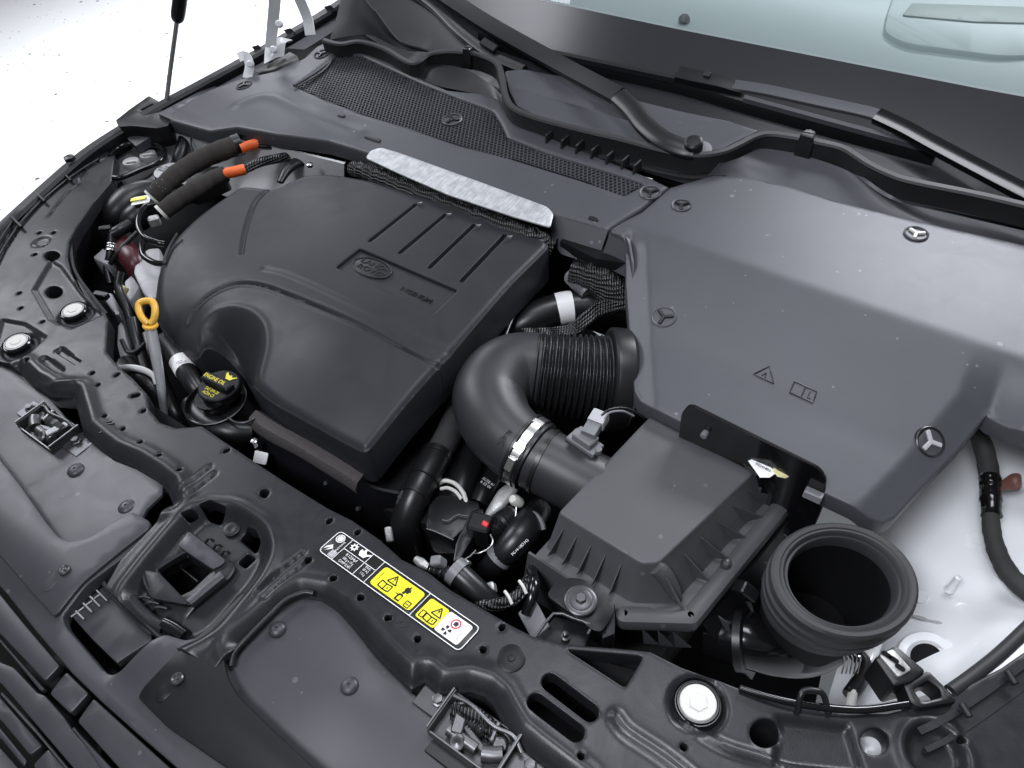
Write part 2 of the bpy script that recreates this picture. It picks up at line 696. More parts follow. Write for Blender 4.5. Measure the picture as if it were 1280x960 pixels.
M = dict(
    cover=mat('cover_plastic', (0.024, 0.025, 0.029), 0.41, spec=0.28, bump=0.10, bscale=1500, smudge=0.05),
    cowl=mat('cowl_plastic', (0.055, 0.057, 0.065), 0.41, bump=0.16, bscale=1200, dust=0.18, rvar=0.02, smudge=0.012),
    box=mat('airbox_plastic', (0.062, 0.063, 0.068), 0.46, bump=0.12, bscale=1300, dust=0.10, smudge=0.08),
    carrier=mat('carrier_plastic', (0.016, 0.016, 0.019), 0.34, spec=0.38, bump=0.10, bscale=420, var=0.35, vscale=34, rvar=0.05, smudge=0.05),
    trim=mat('trim_plastic', (0.042, 0.042, 0.049), 0.38, bump=0.08, bscale=1500, dust=0.12, smudge=0.03),
    trimdark=mat('dark_trim_plastic', (0.007, 0.007, 0.009), 0.42, spec=0.3, bump=0.06, bscale=1500),
    black=mat('black_plastic', (0.008, 0.008, 0.009), 0.36, bump=0.05),
    gloss=mat('gloss_black', (0.005, 0.005, 0.006), 0.16, coat=0.2),
    zinc=mat('zinc_plate', (0.16, 0.16, 0.165), 0.40, metal=0.9, bump=0.1, bscale=300, var=0.2, vscale=60),
    duct=mat('duct_plastic', (0.026, 0.026, 0.029), 0.43, bump=0.05),
    hose=mat('hose_rubber', (0.010, 0.010, 0.011), 0.34, bump=0.05),
    rubber=mat('seal_rubber', (0.018, 0.018, 0.020), 0.55, bump=0.1, bscale=700),
    lip=mat('lip_rubber', (0.033, 0.033, 0.035), 0.6, bump=0.1, bscale=700),
    dark=mat('dark_parts_and_shade', (0.004, 0.004, 0.005), 0.8, spec=0.2),  # near-black for unseen parts, and for shade painted into gaps and holes
    white=mat('white_body_paint', (0.80, 0.81, 0.83), 0.25, var=0.02, coat=0.4),
    plug=mat('white_plug_plastic', (0.62, 0.61, 0.57), 0.5, var=0.04),
    steel=mat('zinc_steel', (0.62, 0.62, 0.61), 0.28, metal=1.0, bump=0.05),
    dsteel=mat('dark_coated_steel', (0.09, 0.09, 0.095), 0.35, metal=0.6, bump=0.08),
    alu=mat('brushed_aluminium', (0.55, 0.56, 0.58), 0.5, metal=0.6, bump=0.3, bscale=260, var=0.2, vscale=40),
    cast=mat('cast_aluminium', (0.42, 0.42, 0.41), 0.5, metal=0.7, bump=0.5, bscale=260, var=0.25),
    yellow=mat('dipstick_yellow', (0.80, 0.45, 0.06), 0.35, var=0.05),
    orange=mat('orange_cable', (0.90, 0.15, 0.03), 0.5, bump=0.2, bscale=500),
    sticker=mat('sticker_black', (0.008, 0.008, 0.008), 0.35, var=0.02),
    syellow=mat('sticker_yellow', (0.86, 0.80, 0.02), 0.4, var=0.02),
    swhite=mat('sticker_white', (0.85, 0.85, 0.85), 0.4, var=0.02),
    sred=mat('sticker_red', (0.65, 0.05, 0.08), 0.4, var=0.02),
    print_y=mat('yellow_print', (0.80, 0.70, 0.06), 0.5, var=0.05),
    red=mat('red_clip', (0.75, 0.03, 0.04), 0.35),
    maroon=mat('maroon_tank', (0.07, 0.014, 0.02), 0.35),
    brown=mat('brown_rubber', (0.16, 0.07, 0.055), 0.5),
    foam=mat('felt_insulation', (0.075, 0.067, 0.066), 0.95, bump=0.8, bscale=330, var=0.3, vscale=60),
    sleeve=mat('felt_sleeve', (0.024, 0.020, 0.017), 0.85, bump=1.0, bscale=330, var=0.35, vscale=120, dust=0.85, dscale=170),
    grey=mat('pale_grey_plastic', (0.40, 0.40, 0.41), 0.45, var=0.08),
    mgrey=mat('mid_grey_plastic', (0.17, 0.17, 0.18), 0.45, var=0.08),
    tape=mat('cloth_tape', (0.03, 0.03, 0.03), 0.75, bump=0.6, bscale=420),
    straw=mat('pale_yellow_paper', (0.72, 0.68, 0.36), 0.7, var=0.1),
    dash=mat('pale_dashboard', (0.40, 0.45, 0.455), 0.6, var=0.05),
    dashdark=mat('dashboard_dark_line', (0.25, 0.29, 0.28), 0.6, var=0.05),  # darker tone of the dashboard's edge band and slot
    frit=mat('frit_enamel', (0.024, 0.026, 0.029), 0.20, var=0.03, rvar=0.015, spec=0.5),
)


def mat_floor():
    m_ = mat('speckled_white_floor', (0.82, 0.82, 0.82), 0.35, var=0.02)
    nt = m_.node_tree
    b = nt.nodes['Principled BSDF']
    tc = nt.nodes.new('ShaderNodeNewGeometry')
    src = b.inputs['Base Color'].links[0].from_socket
    for sc, thr, colr in ((11.0, 0.14, (0.12, 0.115, 0.11, 1)), (27.0, 0.16, (0.03, 0.03, 0.03, 1))):
        v = nt.nodes.new('ShaderNodeTexVoronoi')
        v.inputs['Scale'].default_value = sc
        nt.links.new(tc.outputs['Position'], v.inputs['Vector'])
        sep = nt.nodes.new('ShaderNodeSeparateColor')
        nt.links.new(v.outputs['Color'], sep.inputs['Color'])
        mr = nt.nodes.new('ShaderNodeMapRange')
        mr.inputs['From Min'].default_value = 0.45
        mr.inputs['From Max'].default_value = 1.0
        mr.inputs['To Max'].default_value = thr
        nt.links.new(sep.outputs['Red'], mr.inputs['Value'])
        l = nt.nodes.new('ShaderNodeMath')
        l.operation = 'LESS_THAN'
        nt.links.new(v.outputs['Distance'], l.inputs[0])
        nt.links.new(mr.outputs['Result'], l.inputs[1])
        mx = nt.nodes.new('ShaderNodeMix')
        mx.data_type = 'RGBA'
        mx.inputs['B'].default_value = colr
        nt.links.new(src, mx.inputs['A'])
        nt.links.new(l.outputs[0], mx.inputs['Factor'])
        src = mx.outputs['Result']
    nt.links.new(src, b.inputs['Base Color'])
    return m_


def mat_braid():
    """woven sleeve: diamond cells of glossy strands with dark gaps"""
    m_ = mat('braided_sleeve', (0.03, 0.03, 0.031), 0.3, var=0.2)
    nt = m_.node_tree
    b = nt.nodes['Principled BSDF']
    tc = nt.nodes.new('ShaderNodeNewGeometry')
    out = []
    for d in ((1.0, 0.55, 0.9), (1.0, 0.55, -0.9)):
        v = nt.nodes.new('ShaderNodeVectorMath')
        v.operation = 'DOT_PRODUCT'
        v.inputs[1].default_value = tuple(c * 620.0 for c in d)
        nt.links.new(tc.outputs['Position'], v.inputs[0])
        s_ = nt.nodes.new('ShaderNodeMath')
        s_.operation = 'SINE'
        nt.links.new(v.outputs['Value'], s_.inputs[0])
        out.append(s_)
    mx = nt.nodes.new('ShaderNodeMath')
    mx.operation = 'MULTIPLY'
    nt.links.new(out[0].outputs[0], mx.inputs[0])
    nt.links.new(out[1].outputs[0], mx.inputs[1])
    bp = nt.nodes.new('ShaderNodeBump')
    bp.inputs['Strength'].default_value = 1.0
    bp.inputs['Distance'].default_value = 0.002
    nt.links.new(mx.outputs[0], bp.inputs['Height'])
    nt.links.new(bp.outputs['Normal'], b.inputs['Normal'])
    mr = nt.nodes.new('ShaderNodeMapRange')
    mr.inputs['From Min'].default_value = 0.1
    mr.inputs['From Max'].default_value = 0.8
    nt.links.new(mx.outputs[0], mr.inputs['Value'])
    mc = nt.nodes.new('ShaderNodeMix')
    mc.data_type = 'RGBA'
    mc.inputs['A'].default_value = (0.006, 0.006, 0.006, 1)
    mc.inputs['B'].default_value = (0.09, 0.09, 0.09, 1)
    nt.links.new(mr.outputs['Result'], mc.inputs['Factor'])
    nt.links.new(mc.outputs['Result'], b.inputs['Base Color'])
    return m_


def mat_foil():
    """aluminium sheet with fine cross streaks"""
    m_ = mat('streaked_aluminium', (0.55, 0.56, 0.58), 0.45, metal=0.6)
    nt = m_.node_tree
    b = nt.nodes['Principled BSDF']
    tc = nt.nodes.new('ShaderNodeNewGeometry')
    sc = nt.nodes.new('ShaderNodeVectorMath')
    sc.operation = 'MULTIPLY'
    sc.inputs[1].default_value = (420.0, 30.0, 30.0)
    nt.links.new(tc.outputs['Position'], sc.inputs[0])
    n = nt.nodes.new('ShaderNodeTexNoise')
    n.inputs['Scale'].default_value = 1.0
    n.inputs['Detail'].default_value = 5
    nt.links.new(sc.outputs['Vector'], n.inputs['Vector'])
    bp = nt.nodes.new('ShaderNodeBump')
    bp.inputs['Strength'].default_value = 0.6
    bp.inputs['Distance'].default_value = 0.001
    nt.links.new(n.outputs['Fac'], bp.inputs['Height'])
    nt.links.new(bp.outputs['Normal'], b.inputs['Normal'])
    mc = nt.nodes.new('ShaderNodeMix')
    mc.data_type = 'RGBA'
    mc.inputs['A'].default_value = (0.42, 0.43, 0.445, 1)
    mc.inputs['B'].default_value = (0.66, 0.67, 0.69, 1)
    n2 = nt.nodes.new('ShaderNodeTexNoise')
    n2.inputs['Scale'].default_value = 70
    n2.inputs['Detail'].default_value = 6
    nt.links.new(tc.outputs['Position'], n2.inputs['Vector'])
    mm = nt.nodes.new('ShaderNodeMath')
    mm.operation = 'MULTIPLY'
    nt.links.new(n.outputs['Fac'], mm.inputs[0])
    nt.links.new(n2.outputs['Fac'], mm.inputs[1])
    mr = nt.nodes.new('ShaderNodeMapRange')
    mr.inputs['From Min'].default_value = 0.14
    mr.inputs['From Max'].default_value = 0.36
    nt.links.new(mm.outputs[0], mr.inputs['Value'])
    nt.links.new(mr.outputs['Result'], mc.inputs['Factor'])
    nt.links.new(mc.outputs['Result'], b.inputs['Base Color'])
    return m_


def mat_glass():
    m_ = bpy.data.materials.new('windscreen_glass')
    m_.use_nodes = True
    nt = m_.node_tree
    nt.nodes.clear()
    o = nt.nodes.new('ShaderNodeOutputMaterial')
    t = nt.nodes.new('ShaderNodeBsdfTransparent')
    t.inputs[0].default_value = (0.88, 0.93, 0.92, 1)
    g = nt.nodes.new('ShaderNodeBsdfGlossy')
    g.inputs['Roughness'].default_value = 0.02
    fr = nt.nodes.new('ShaderNodeFresnel')
    fr.inputs[0].default_value = 1.45
    mx = nt.nodes.new('ShaderNodeMixShader')
    nt.links.new(fr.outputs[0], mx.inputs[0])
    nt.links.new(t.outputs[0], mx.inputs[1])
    nt.links.new(g.outputs[0], mx.inputs[2])
    nt.links.new(mx.outputs[0], o.inputs[0])
    return m_


M['floor'] = mat_floor()
M['braid'] = mat_braid()
M['glass'] = mat_glass()
M['foil'] = mat_foil()
# ================================================================== the setting
fl = mk('floor', [(-9, -6, -0.98), (9, -6, -0.98), (9, 12, -0.98), (-9, 12, -0.98)], [(0, 1, 2, 3)], M['floor'], smooth=None, kind='structure')

# ------------------------------------------------------------------ engine cover
T_ENG = thing('engine_cover', 'big matt black moulded engine cover with grooves and an embossed badge', 'engine cover', (-0.2, 0.65, 0))


def engine_cover():
    Zt = 0.07
    xr = 0.088
    # plan outline of the cover, px sightings at the height of its edge
    ol = [P(690, 302, .066), P(640, 352, .066), P(563, 440, .062), P(457, 565, .03), P(440, 556, .03), P(400, 533, .03),
          P(345, 503, .03), P(322, 489, .02), P(310, 478, -.02), P(300, 462, -.03), P(284, 451, -.03), P(266, 451, -.03), P(250, 452, -.016), P(240, 445, -.005), P(215, 428, -.01), P(197, 405, -.01),
          P(193, 375, 0), P(196, 345, .01), P(205, 318, .02), P(218, 298, .03), P(245, 268, .045), P(280, 238, .06), P(300, 226, .06),
          P(345, 232, .06), P(358, 222, .066), P(385, 213, .068), P(420, 213, .07), P(470, 222, .07), P(560, 252, .07), P(640, 282, .068)]
    ol = np.array(ol)[:, :2]
    ol = rounded(ol, 0.02, 3)

    body = tps([(690, 302, .066), (640, 352, .066), (563, 440, .060), (430, 425, .066), (345, 360, .066), (500, 350, .07), (400, 260, .07), (560, 255, .07),
                (457, 565, .030), (520, 500, .050), (400, 480, .045), (345, 503, .025), (420, 530, .03), (330, 410, .05), (250, 380, .04), (215, 400, .012),
                (200, 350, .02), (240, 300, .045), (285, 245, .055), (340, 240, .06), (300, 310, .058), (220, 430, -.005), (385, 213, .068), (470, 222, .07)])
    step = [P(*q) for q in [(228, 383, .055), (240, 371, .06), (265, 359, .062), (295, 352, .064), (325, 355, .066), (360, 368, .066), (430, 399, .066), (500, 432, .066), (551, 456, .062)]]
    step = crom(step, 6)[:, :2]
    rec = XY([(450, 312), (572, 361), (541, 391), (420, 336)], .07)
    rec = rounded(rec, .004, 3)
    sl = [((519, 256), (463, 302)), ((556, 268), (500, 316)), ((592, 280), (537, 333)), ((631, 292), (577, 349))]
    sl = [(P(*a, .07)[:2], P(*b, .07)[:2]) for a, b in sl]
    hump = crom([P(*q, .062)[:2] for q in [(347, 226), (322, 246), (311, 268), (304, 295), (301, 315)]], 5)
    soft = crom([P(*q, .066)[:2] for q in [(330, 336), (360, 345), (430, 377), (500, 410), (561, 437)]], 5)
    notch = rounded(np.array([P(*q)[:2] for q in [(249, 400, .04), (268, 388, .045), (292, 384, .05), (316, 392, .05), (332, 410, .045), (334, 435, .04), (318, 492, .02), (300, 520, -.02), (258, 500, -.02), (250, 440, .02)]]), .02, 5)

    def zf(x, y):
        z = body(x, y)
        # deep bowl round the oil filler
        d = poly_sd(x, y, notch)
        z = z - 0.062 * sstep(-0.002, 0.060, d) + .002 * np.exp(-((d + .004) / .006) ** 2)
        # front part sits lower than the raised rear plateau
        d = line_d(x, y, step)
        z = z - 0.0045 * np.exp(-(d / 0.0026) ** 2) + 0.0016 * np.exp(-((d - 0.0062) / 0.0024) ** 2)
        d = line_d(x, y, soft)
        z = z - 0.0018 * np.exp(-(d / 0.006) ** 2)
        d = line_d(x, y, hump)
        z = z - 0.005 * np.exp(-(d / 0.004) ** 2)
        # hump to the right of that groove swells up
        # softly rolled outer edge
        d = line_d(x, y, ol, True)
        R = 0.013 + 0.012 * sstep(-.05, -.35, x)
        dd = np.clip(R - d, 0, R)
        z = z - (R - np.sqrt(np.maximum(R * R - dd * dd, 0))) * 0.9
        return z
    slab('shell', ol, M['cover'], T_ENG, holes=[rec] + [slot(a, b, .0042, 6) for a, b in sl], z=zf, th=0.075, bev=0.0015, res=0.0025, h=0.005, smooth=60)
    # badge: oval ring with raised lettering, and the word in the plate
    zp = lambda x, y: zf(x, y) - .005
    slab('badge_plate', offset(resample(rec if sarea(rec) > 0 else rec[::-1], .004), .0024), M['cover'], T_ENG, z=zp, th=.004, bev=0, res=.01)
    slab('groove_floor', XY([(440, 305), (515, 240), (655, 290), (585, 365)], .06), M['black'], T_ENG, z=lambda x, y: body(x, y) - .016, th=.004, bev=0, res=.03)  # blacker than the shell, puts shade into the grooves by colour
    c = P(465, 336, .066)
    zz = float(zp(np.array([c[0]]), np.array([c[1]]))[0])
    c[2] = zz
    ell = [c + np.array([.0415 * math.cos(q), .0225 * math.sin(q), .001]) for q in np.linspace(0, 2 * math.pi, 40, False)]
    sweep('badge_ring', ell, [(-.0013, -.001), (.0013, -.001), (.0011, .0012), (0, .0018), (-.0011, .0012)], M['cover'], T_ENG, n=1, closed=True)
    lathe('badge', c, [(.0355, 0), (.0358, .0006), (.034, .0012), (.0001, .0014)], M['cover'], T_ENG, sx=1.06, sy=.56, seg=40)
    text('badge_lettering', 'LAND-\n  ROVER', (c[0], c[1], zz + .0019), (1, 0, 0), (0, 1, 0), .0165, M['black'], T_ENG, ext=.0006, sx=1.25)
    c = P(520, 368, .066)
    zz = float(zp(np.array([c[0]]), np.array([c[1]]))[0])
    text('embossed_word', 'INGENIUM', (c[0], c[1], zz + .0008), (1, 0, 0), (0, 1, 0), .0135, M['black'], T_ENG, ext=.001, sx=1.05)
    # small clips at the rear end of each groove
    for u, v in [(525, 255), (561, 269), (598, 283), (637, 297)]:
        q = P(u, v, .071)
        prism('clip', q, [(-.004, -.003), (.005, -.003), (.005, .004)], .005, M['mgrey'], T_ENG, bev=.0008)
    # small raised rib on the left flank
    tube('rib', [P(*q) for q in [(222, 292, .05), (213, 307, .04), (207, 320, .035), (205, 330, .03)]], .003, M['cover'], T_ENG, seg=8)


engine_cover()

# ------------------------------------------------------------------ engine under the cover
T_BLK = thing('engine_block', 'dark engine block with timing cover showing below the front of the engine cover', 'engine', (-0.2, 0.6, -0.45))
blk = XY([(200, 430), (300, 520), (470, 625), (540, 650), (640, 480), (690, 380), (690, 330), (400, 230), (300, 235), (215, 330)], -.07)
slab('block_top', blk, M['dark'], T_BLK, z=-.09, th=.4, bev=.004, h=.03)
# timing cover: irregular dark casting between cover and lock panel
rows = []
for t, (a, b, c_) in enumerate([((318, 530, -.06), (300, 556, -.10), (295, 585, -.22)), ((352, 553, -.05), (335, 578, -.10), (330, 605, -.22)), ((392, 575, -.05), (378, 600, -.09), (372, 640, -.22)),
                                ((430, 590, -.05), (425, 612, -.08), (420, 660, -.22)), ((468, 612, -.05), (468, 632, -.08), (470, 690, -.22)), ((500, 618, -.06), (505, 640, -.1), (510, 705, -.22))]):
    rows.append([P(*a), P(*b), P(*c_)])
gridsurf('timing_cover', rows, M['trimdark'], T_BLK, k=6, it=4, th=.006)
for u, v, z in [(408, 604, -.08), (448, 636, -.10)]:
    q = P(u, v, z)
    lathe('bolt', q, [(.004, -.004), (.004, .003), (.003, .004)], M['dsteel'], T_BLK, seg=6, axis=(0, -.7, .7))
foam = [P(*q) for q in [(318, 524, -.045), (345, 541, -.048), (380, 560, -.05), (412, 579, -.052), (437, 594, -.055), (452, 604, -.058)]]
sweep('felt_strip', foam, [(-.014, -.012), (.012, -.016), (.015, -.002), (.008, .012), (-.008, .016), (-.016, .006)], M['foam'], None, n=5,
      label='brown grey felt strip peeping out under the front edge of the engine cover', cat='insulation')
# little white label left blank where the code stood
q = P(326, 572, -.07)
prism('part_label', q, rounded([(-.012, -.010), (.012, -.010), (.012, .010), (-.012, .010)], .003, 3), .0012, M['swhite'], None, axis=(.25, -.6, .75), xdir=(1, .2, .1), bev=.0003,
      label='small white part label on the dark engine below the oil filler', cat='label')

# bay floor and dark walls so that nothing shows through
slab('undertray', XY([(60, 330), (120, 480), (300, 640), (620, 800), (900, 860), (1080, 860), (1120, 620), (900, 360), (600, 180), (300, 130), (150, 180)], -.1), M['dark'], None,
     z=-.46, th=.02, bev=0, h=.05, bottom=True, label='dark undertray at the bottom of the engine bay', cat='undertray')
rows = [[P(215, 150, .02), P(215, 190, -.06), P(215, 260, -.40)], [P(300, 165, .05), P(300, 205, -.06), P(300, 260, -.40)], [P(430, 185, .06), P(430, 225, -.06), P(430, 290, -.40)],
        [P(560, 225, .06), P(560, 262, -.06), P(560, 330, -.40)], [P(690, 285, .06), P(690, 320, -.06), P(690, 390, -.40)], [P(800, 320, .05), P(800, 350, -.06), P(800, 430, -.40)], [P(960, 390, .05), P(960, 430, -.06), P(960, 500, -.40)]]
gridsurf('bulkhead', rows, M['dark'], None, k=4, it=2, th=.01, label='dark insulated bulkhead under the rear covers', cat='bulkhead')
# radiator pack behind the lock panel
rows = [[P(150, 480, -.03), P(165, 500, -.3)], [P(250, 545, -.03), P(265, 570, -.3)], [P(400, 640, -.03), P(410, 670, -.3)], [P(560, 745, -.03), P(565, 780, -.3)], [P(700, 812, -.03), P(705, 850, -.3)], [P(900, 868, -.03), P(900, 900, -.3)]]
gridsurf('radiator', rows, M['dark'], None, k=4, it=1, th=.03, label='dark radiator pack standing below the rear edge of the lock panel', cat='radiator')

slab('bay_gap_sheet', XY([(60, 330), (100, 250), (150, 215), (230, 215), (330, 230), (330, 420), (280, 560), (180, 520), (110, 430)], -.2), M['dark'], None, z=-.2, th=.05, bev=.004, h=.05,  # dark sheet added so the open gap beside the engine reads as shade
     label='dark filler sheet added low down at the left side of the bay', cat='filler sheet')
# ------------------------------------------------------------------ front lock panel (carrier)
T_CAR = thing('lock_panel', 'wide black plastic front lock panel with holes and slots across the car nose', 'lock panel', (0, .3, -.05))
REAR = [(138, 224), (115, 250), (95, 280), (85, 300), (83, 320), (88, 340), (100, 362), (118, 382), (131, 391), (135, 400), (133, 440), (150, 460), (166, 473), (184, 493),
        (187, 512), (200, 528), (220, 535), (252, 532), (272, 546), (310, 572), (353, 600), (410, 635), (440, 650), (474, 674), (502, 699), (535, 715), (563, 737), (596, 756),
        (620, 770), (640, 782), (666, 795), (707, 806), (770, 810), (813, 814), (853, 834), (900, 850), (929, 861), (997, 877), (1059, 889), (1110, 890), (1160, 878), (1205, 858), (1255, 832), (1330, 780)]
FRONT = [(1500, 900), (1350, 1080), (1000, 1080), (800, 1035), (720, 985), (664, 941), (640, 921), (628, 901), (615, 876), (604, 866), (585, 860), (560, 863), (545, 862), (529, 848),
         (512, 858), (482, 829), (466, 813), (441, 782), (421, 760), (400, 746), (375, 742), (352, 754), (330, 776), (300, 802), (270, 835), (200, 800), (130, 735), (150, 700), (196, 652), (212, 625),
         (206, 608), (190, 595), (165, 579), (135, 566), (118, 553), (100, 537), (93, 510), (88, 492), (60, 490), (46, 481), (36, 476), (20, 460), (8, 452), (-30, 440),
         (-80, 390), (-40, 335), (0, 292), (20, 270), (50, 242), (80, 216), (105, 194), (128, 184), (142, 192)]
rearxy, frontxy = XY(REAR), XY(FRONT)
car_ol = np.vstack([rearxy, frontxy])
roll_r = XY([(720, 985), (664, 941), (640, 921), (628, 901), (615, 876), (604, 866), (585, 860), (560, 863), (545, 862), (529, 848), (512, 858), (482, 829), (466, 813), (441, 782), (421, 760), (400, 746), (375, 742), (352, 754), (330, 776), (300, 802)])
roll_l = XY([(212, 625), (206, 608), (190, 595), (165, 579), (135, 566), (118, 553), (100, 537), (93, 510), (88, 492), (60, 490), (46, 481), (36, 476), (20, 460)])
well = rounded(XY([(150, 745), (185, 700), (222, 655), (248, 632), (290, 634), (330, 660), (338, 690), (322, 722), (262, 790), (200, 820)]), .02, 5)
bush_px = [(22, 430, 27), (93, 390, 22), (872, 880, 28)]
bush_xy = [P(u, v, 0)[:2] for u, v, _ in bush_px]
pocket = [XY([(62, 322), (75, 330), (102, 366), (128, 392), (90, 410), (62, 398), (40, 360)]), XY([(0, 396), (30, 402), (58, 420), (20, 455), (-20, 470)])]
plate_r = XY([(973, 894), (1063, 905), (1082, 965), (968, 955)])
dish_r = P(1172, 940, 0)[:2]
fold_r = crom(XY([(770, 897), (785, 915), (830, 945), (880, 985)]), 5)
crease2 = crom(XY([(857, 903), (905, 932), (960, 950), (1010, 975)]), 5)
crease_rear = XY([(1005, 880), (1130, 935), (1150, 910), (1200, 885)])
wing_step = crom(XY([(58, 268), (72, 250), (85, 236), (98, 226), (99, 216), (112, 204), (128, 196)]), 4)
slotsL = [(XY([(74, 437)])[0], XY([(96, 452)])[0]), (XY([(54, 448)])[0], XY([(76, 463)])[0])]
flute = [[(207, 627), (245, 596), (262, 583)], [(214, 636), (250, 606), (268, 592)], [(322, 740), (352, 712), (380, 690)], [(330, 748), (360, 720), (386, 700)]]
flute = [XY(f) for f in flute]
ridge_l = crom(XY([(44, 477), (58, 482), (72, 480), (92, 478)]), 4)
vents = [((118, 198), (86, 218)), ((81, 222), (52, 244)), ((48, 248), (22, 276)), ((20, 280), (2, 308))]
vents = [(XY([a])[0], XY([b])[0]) for a, b in vents]
dish_l = XY([(50, 299)])[0]


def car_z(x, y):
    z = np.zeros(np.shape(x))
    for rl, sgn in ((roll_r, 1), (roll_l, 1)):
        d = line_d(x, y, rl)
        R = 0.024
        dd = np.clip(R - d, 0, R)
        z = z - (R - np.sqrt(np.maximum(R * R - dd * dd, 0))) * 0.85
        z = z + 0.004 * np.exp(-((d - R) / 0.010) ** 2)
    d = poly_sd(x, y, well)
    z = z - 0.020 * sstep(-0.006, 0.020, d) + 0.004 * np.exp(-((d + 0.010) / 0.008) ** 2)
    for c, (_, _, r_) in zip(bush_xy, bush_px):
        d = np.hypot(x - c[0], y - c[1])
        z = z - 0.006 * sstep(0.036, 0.029, d)
    for pk in pocket:
        z = z - 0.005 * sstep(-0.002, 0.004, poly_sd(x, y, pk))
    z = z - 0.008 * sstep(-.003, .006, poly_sd(x, y, plate_r))
    d = np.hypot(x - dish_r[0], y - dish_r[1])
    z = z - 0.012 * sstep(.034, .022, d) + .004 * np.exp(-((d - .036) / .006) ** 2)
    d = line_d(x, y, fold_r)
    z = z + .007 * np.exp(-(d / .008) ** 2)
    d = line_d(x, y, crease2)
    z = z + .006 * np.exp(-(d / .006) ** 2)
    z = z - .003 * np.exp(-(line_d(x, y, wing_step) / .0025) ** 2)
    for a, b in slotsL:
        z = z - .006 * sstep(.0068, .0050, line_d(x, y, [a, b]))
    for f in flute:
        z = z - .004 * np.exp(-(line_d(x, y, f) / .0028) ** 2)
    z = z + .003 * np.exp(-(line_d(x, y, ridge_l) / .005) ** 2)
    for a, b in vents:
        z = z - .010 * sstep(.0085, .0065, line_d(x, y, [a, b])) + .0095 * sstep(.0016, .0006, line_d(x, y, [a, b]))
    d = np.hypot(x - dish_l[0], y - dish_l[1])
    z = z - .004 * sstep(.021, .012, d)
    # wings fall away slightly towards the sides, shallow waviness of a moulding
    z = z - .006 * sstep(.45, .95, np.abs(x)) + .0006 * np.sin(x * 23) * np.sin(y * 31 + 1)
    return z


holes = []
for u, v in [(22, 364), (24, 383), (52, 401), (34, 450), (115, 466), (122, 481), (130, 520), (153, 536), (175, 553), (199, 570), (224, 588), (47, 288), (65, 288), (41, 315), (52, 303.5)]:
    holes.append(circ(u, v, 3.2, n=10))
for u, v in [(385, 700), (417, 724), (451, 748), (485, 773), (522, 799), (604, 812), (726, 946), (855, 933), (1204, 923)]:
    holes.append(circ(u, v, 4.8, n=14))
# notches along the rear edge
for (a, b) in [((410, 652), (418, 645)), ((446, 666), (452, 661)), ((474, 684), (480, 680)), ((502, 704), (507, 702)), ((532, 721), (538, 720)), ((563, 742), (568, 741)), ((596, 761), (601, 762)), ((627, 785), (632, 779)),
               ((281, 564), (292, 559)), ((260, 545), (266, 544)), ((198, 528), (203, 527)), ((234, 534), (229, 536)), ((178, 514), (183, 512)), ((166, 495), (172, 494)), ((145, 469), (152, 464))]:
    pa, pb = XY([a])[0], XY([b])[0]
    if poly_sd(np.array([pb[0]]), np.array([pb[1]]), car_ol)[0] > .008:
        holes.append(slot(pa, pb, .0042, 5))
    else:
        holes.append(slot(pa, pa + (pb - pa) * .3, .0036, 5))
for a, b, r_ in [((688, 853), (737, 890), .0105), ((670, 878), (719, 915), .0105)]:
    holes.append(slot(XY([a])[0], XY([b])[0], r_))
holes.append(rounded(XY([(708, 812), (805, 820), (783, 857), (778, 857)]), .006, 3))
holes.append(circ(957, 915, 19, 18))
holes.append(circ(1095, 925, 18, 17))
holes.append(circ(63, 317, 10, 6))
holes.append(circ(64.5, 361, 11, 7.5))
holes.append(rounded(XY([(322, 617), (329, 610), (338, 615), (331, 624)]), .006, 3))
# openings in the well of the safety catch
wz = -.02
for q in [[(233, 653), (247, 646), (252, 650), (240, 659)], [(300, 675), (312, 663), (323, 668), (328, 680), (320, 692)], [(297, 704), (310, 692), (320, 699), (307, 711)], [(255, 641), (268, 636), (288, 643), (276, 656), (262, 652)]]:
    holes.append(rounded(XY(q, wz), .003, 2))
holes.append(rounded(XY([(198, 713), (232, 692), (264, 714), (240, 737), (222, 746)], wz), .003, 2))
good = []
for hl in holes:
    sd = poly_sd(hl[:, 0], hl[:, 1], car_ol)
    if sd.min() > .0035 and all(np.hypot(*(hl.mean(0) - g.mean(0))) > .004 for g in good):
        good.append(hl)
slab('panel', car_ol, M['carrier'], T_CAR, holes=good, z=car_z, th=.028, bev=.0018, res=.0036, h=.007, smooth=50)
# dark bottoms seen through the openings
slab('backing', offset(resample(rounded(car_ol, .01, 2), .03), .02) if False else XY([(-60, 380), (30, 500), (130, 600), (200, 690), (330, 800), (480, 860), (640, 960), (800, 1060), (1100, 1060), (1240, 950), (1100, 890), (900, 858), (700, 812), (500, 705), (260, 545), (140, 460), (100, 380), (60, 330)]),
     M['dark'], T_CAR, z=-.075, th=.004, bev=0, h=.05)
# moulding marks pressed into the panel
for (u, v, s) in [(131, 532, 1.0), (493, 787, 1.25)]:
    c = P(u, v, .0005)
    for dx, dy, L, a in [(-.010, .004, .010, .8), (-.002, .008, .011, .8), (.006, .008, .010, .8), (-.008, -.005, .012, .4), (.002, -.004, .012, 1.1), (.008, -.008, .014, 1.3)]:
        box('moulding_mark', (c[0] + dx * s, c[1] + dy * s, -.0015 if s == 1 else -.003), (L * s, .0022 * s, .0035), M['black'], T_CAR, xdir=(math.cos(a), math.sin(a), 0), bev=.0005)

# bushings with white plugs


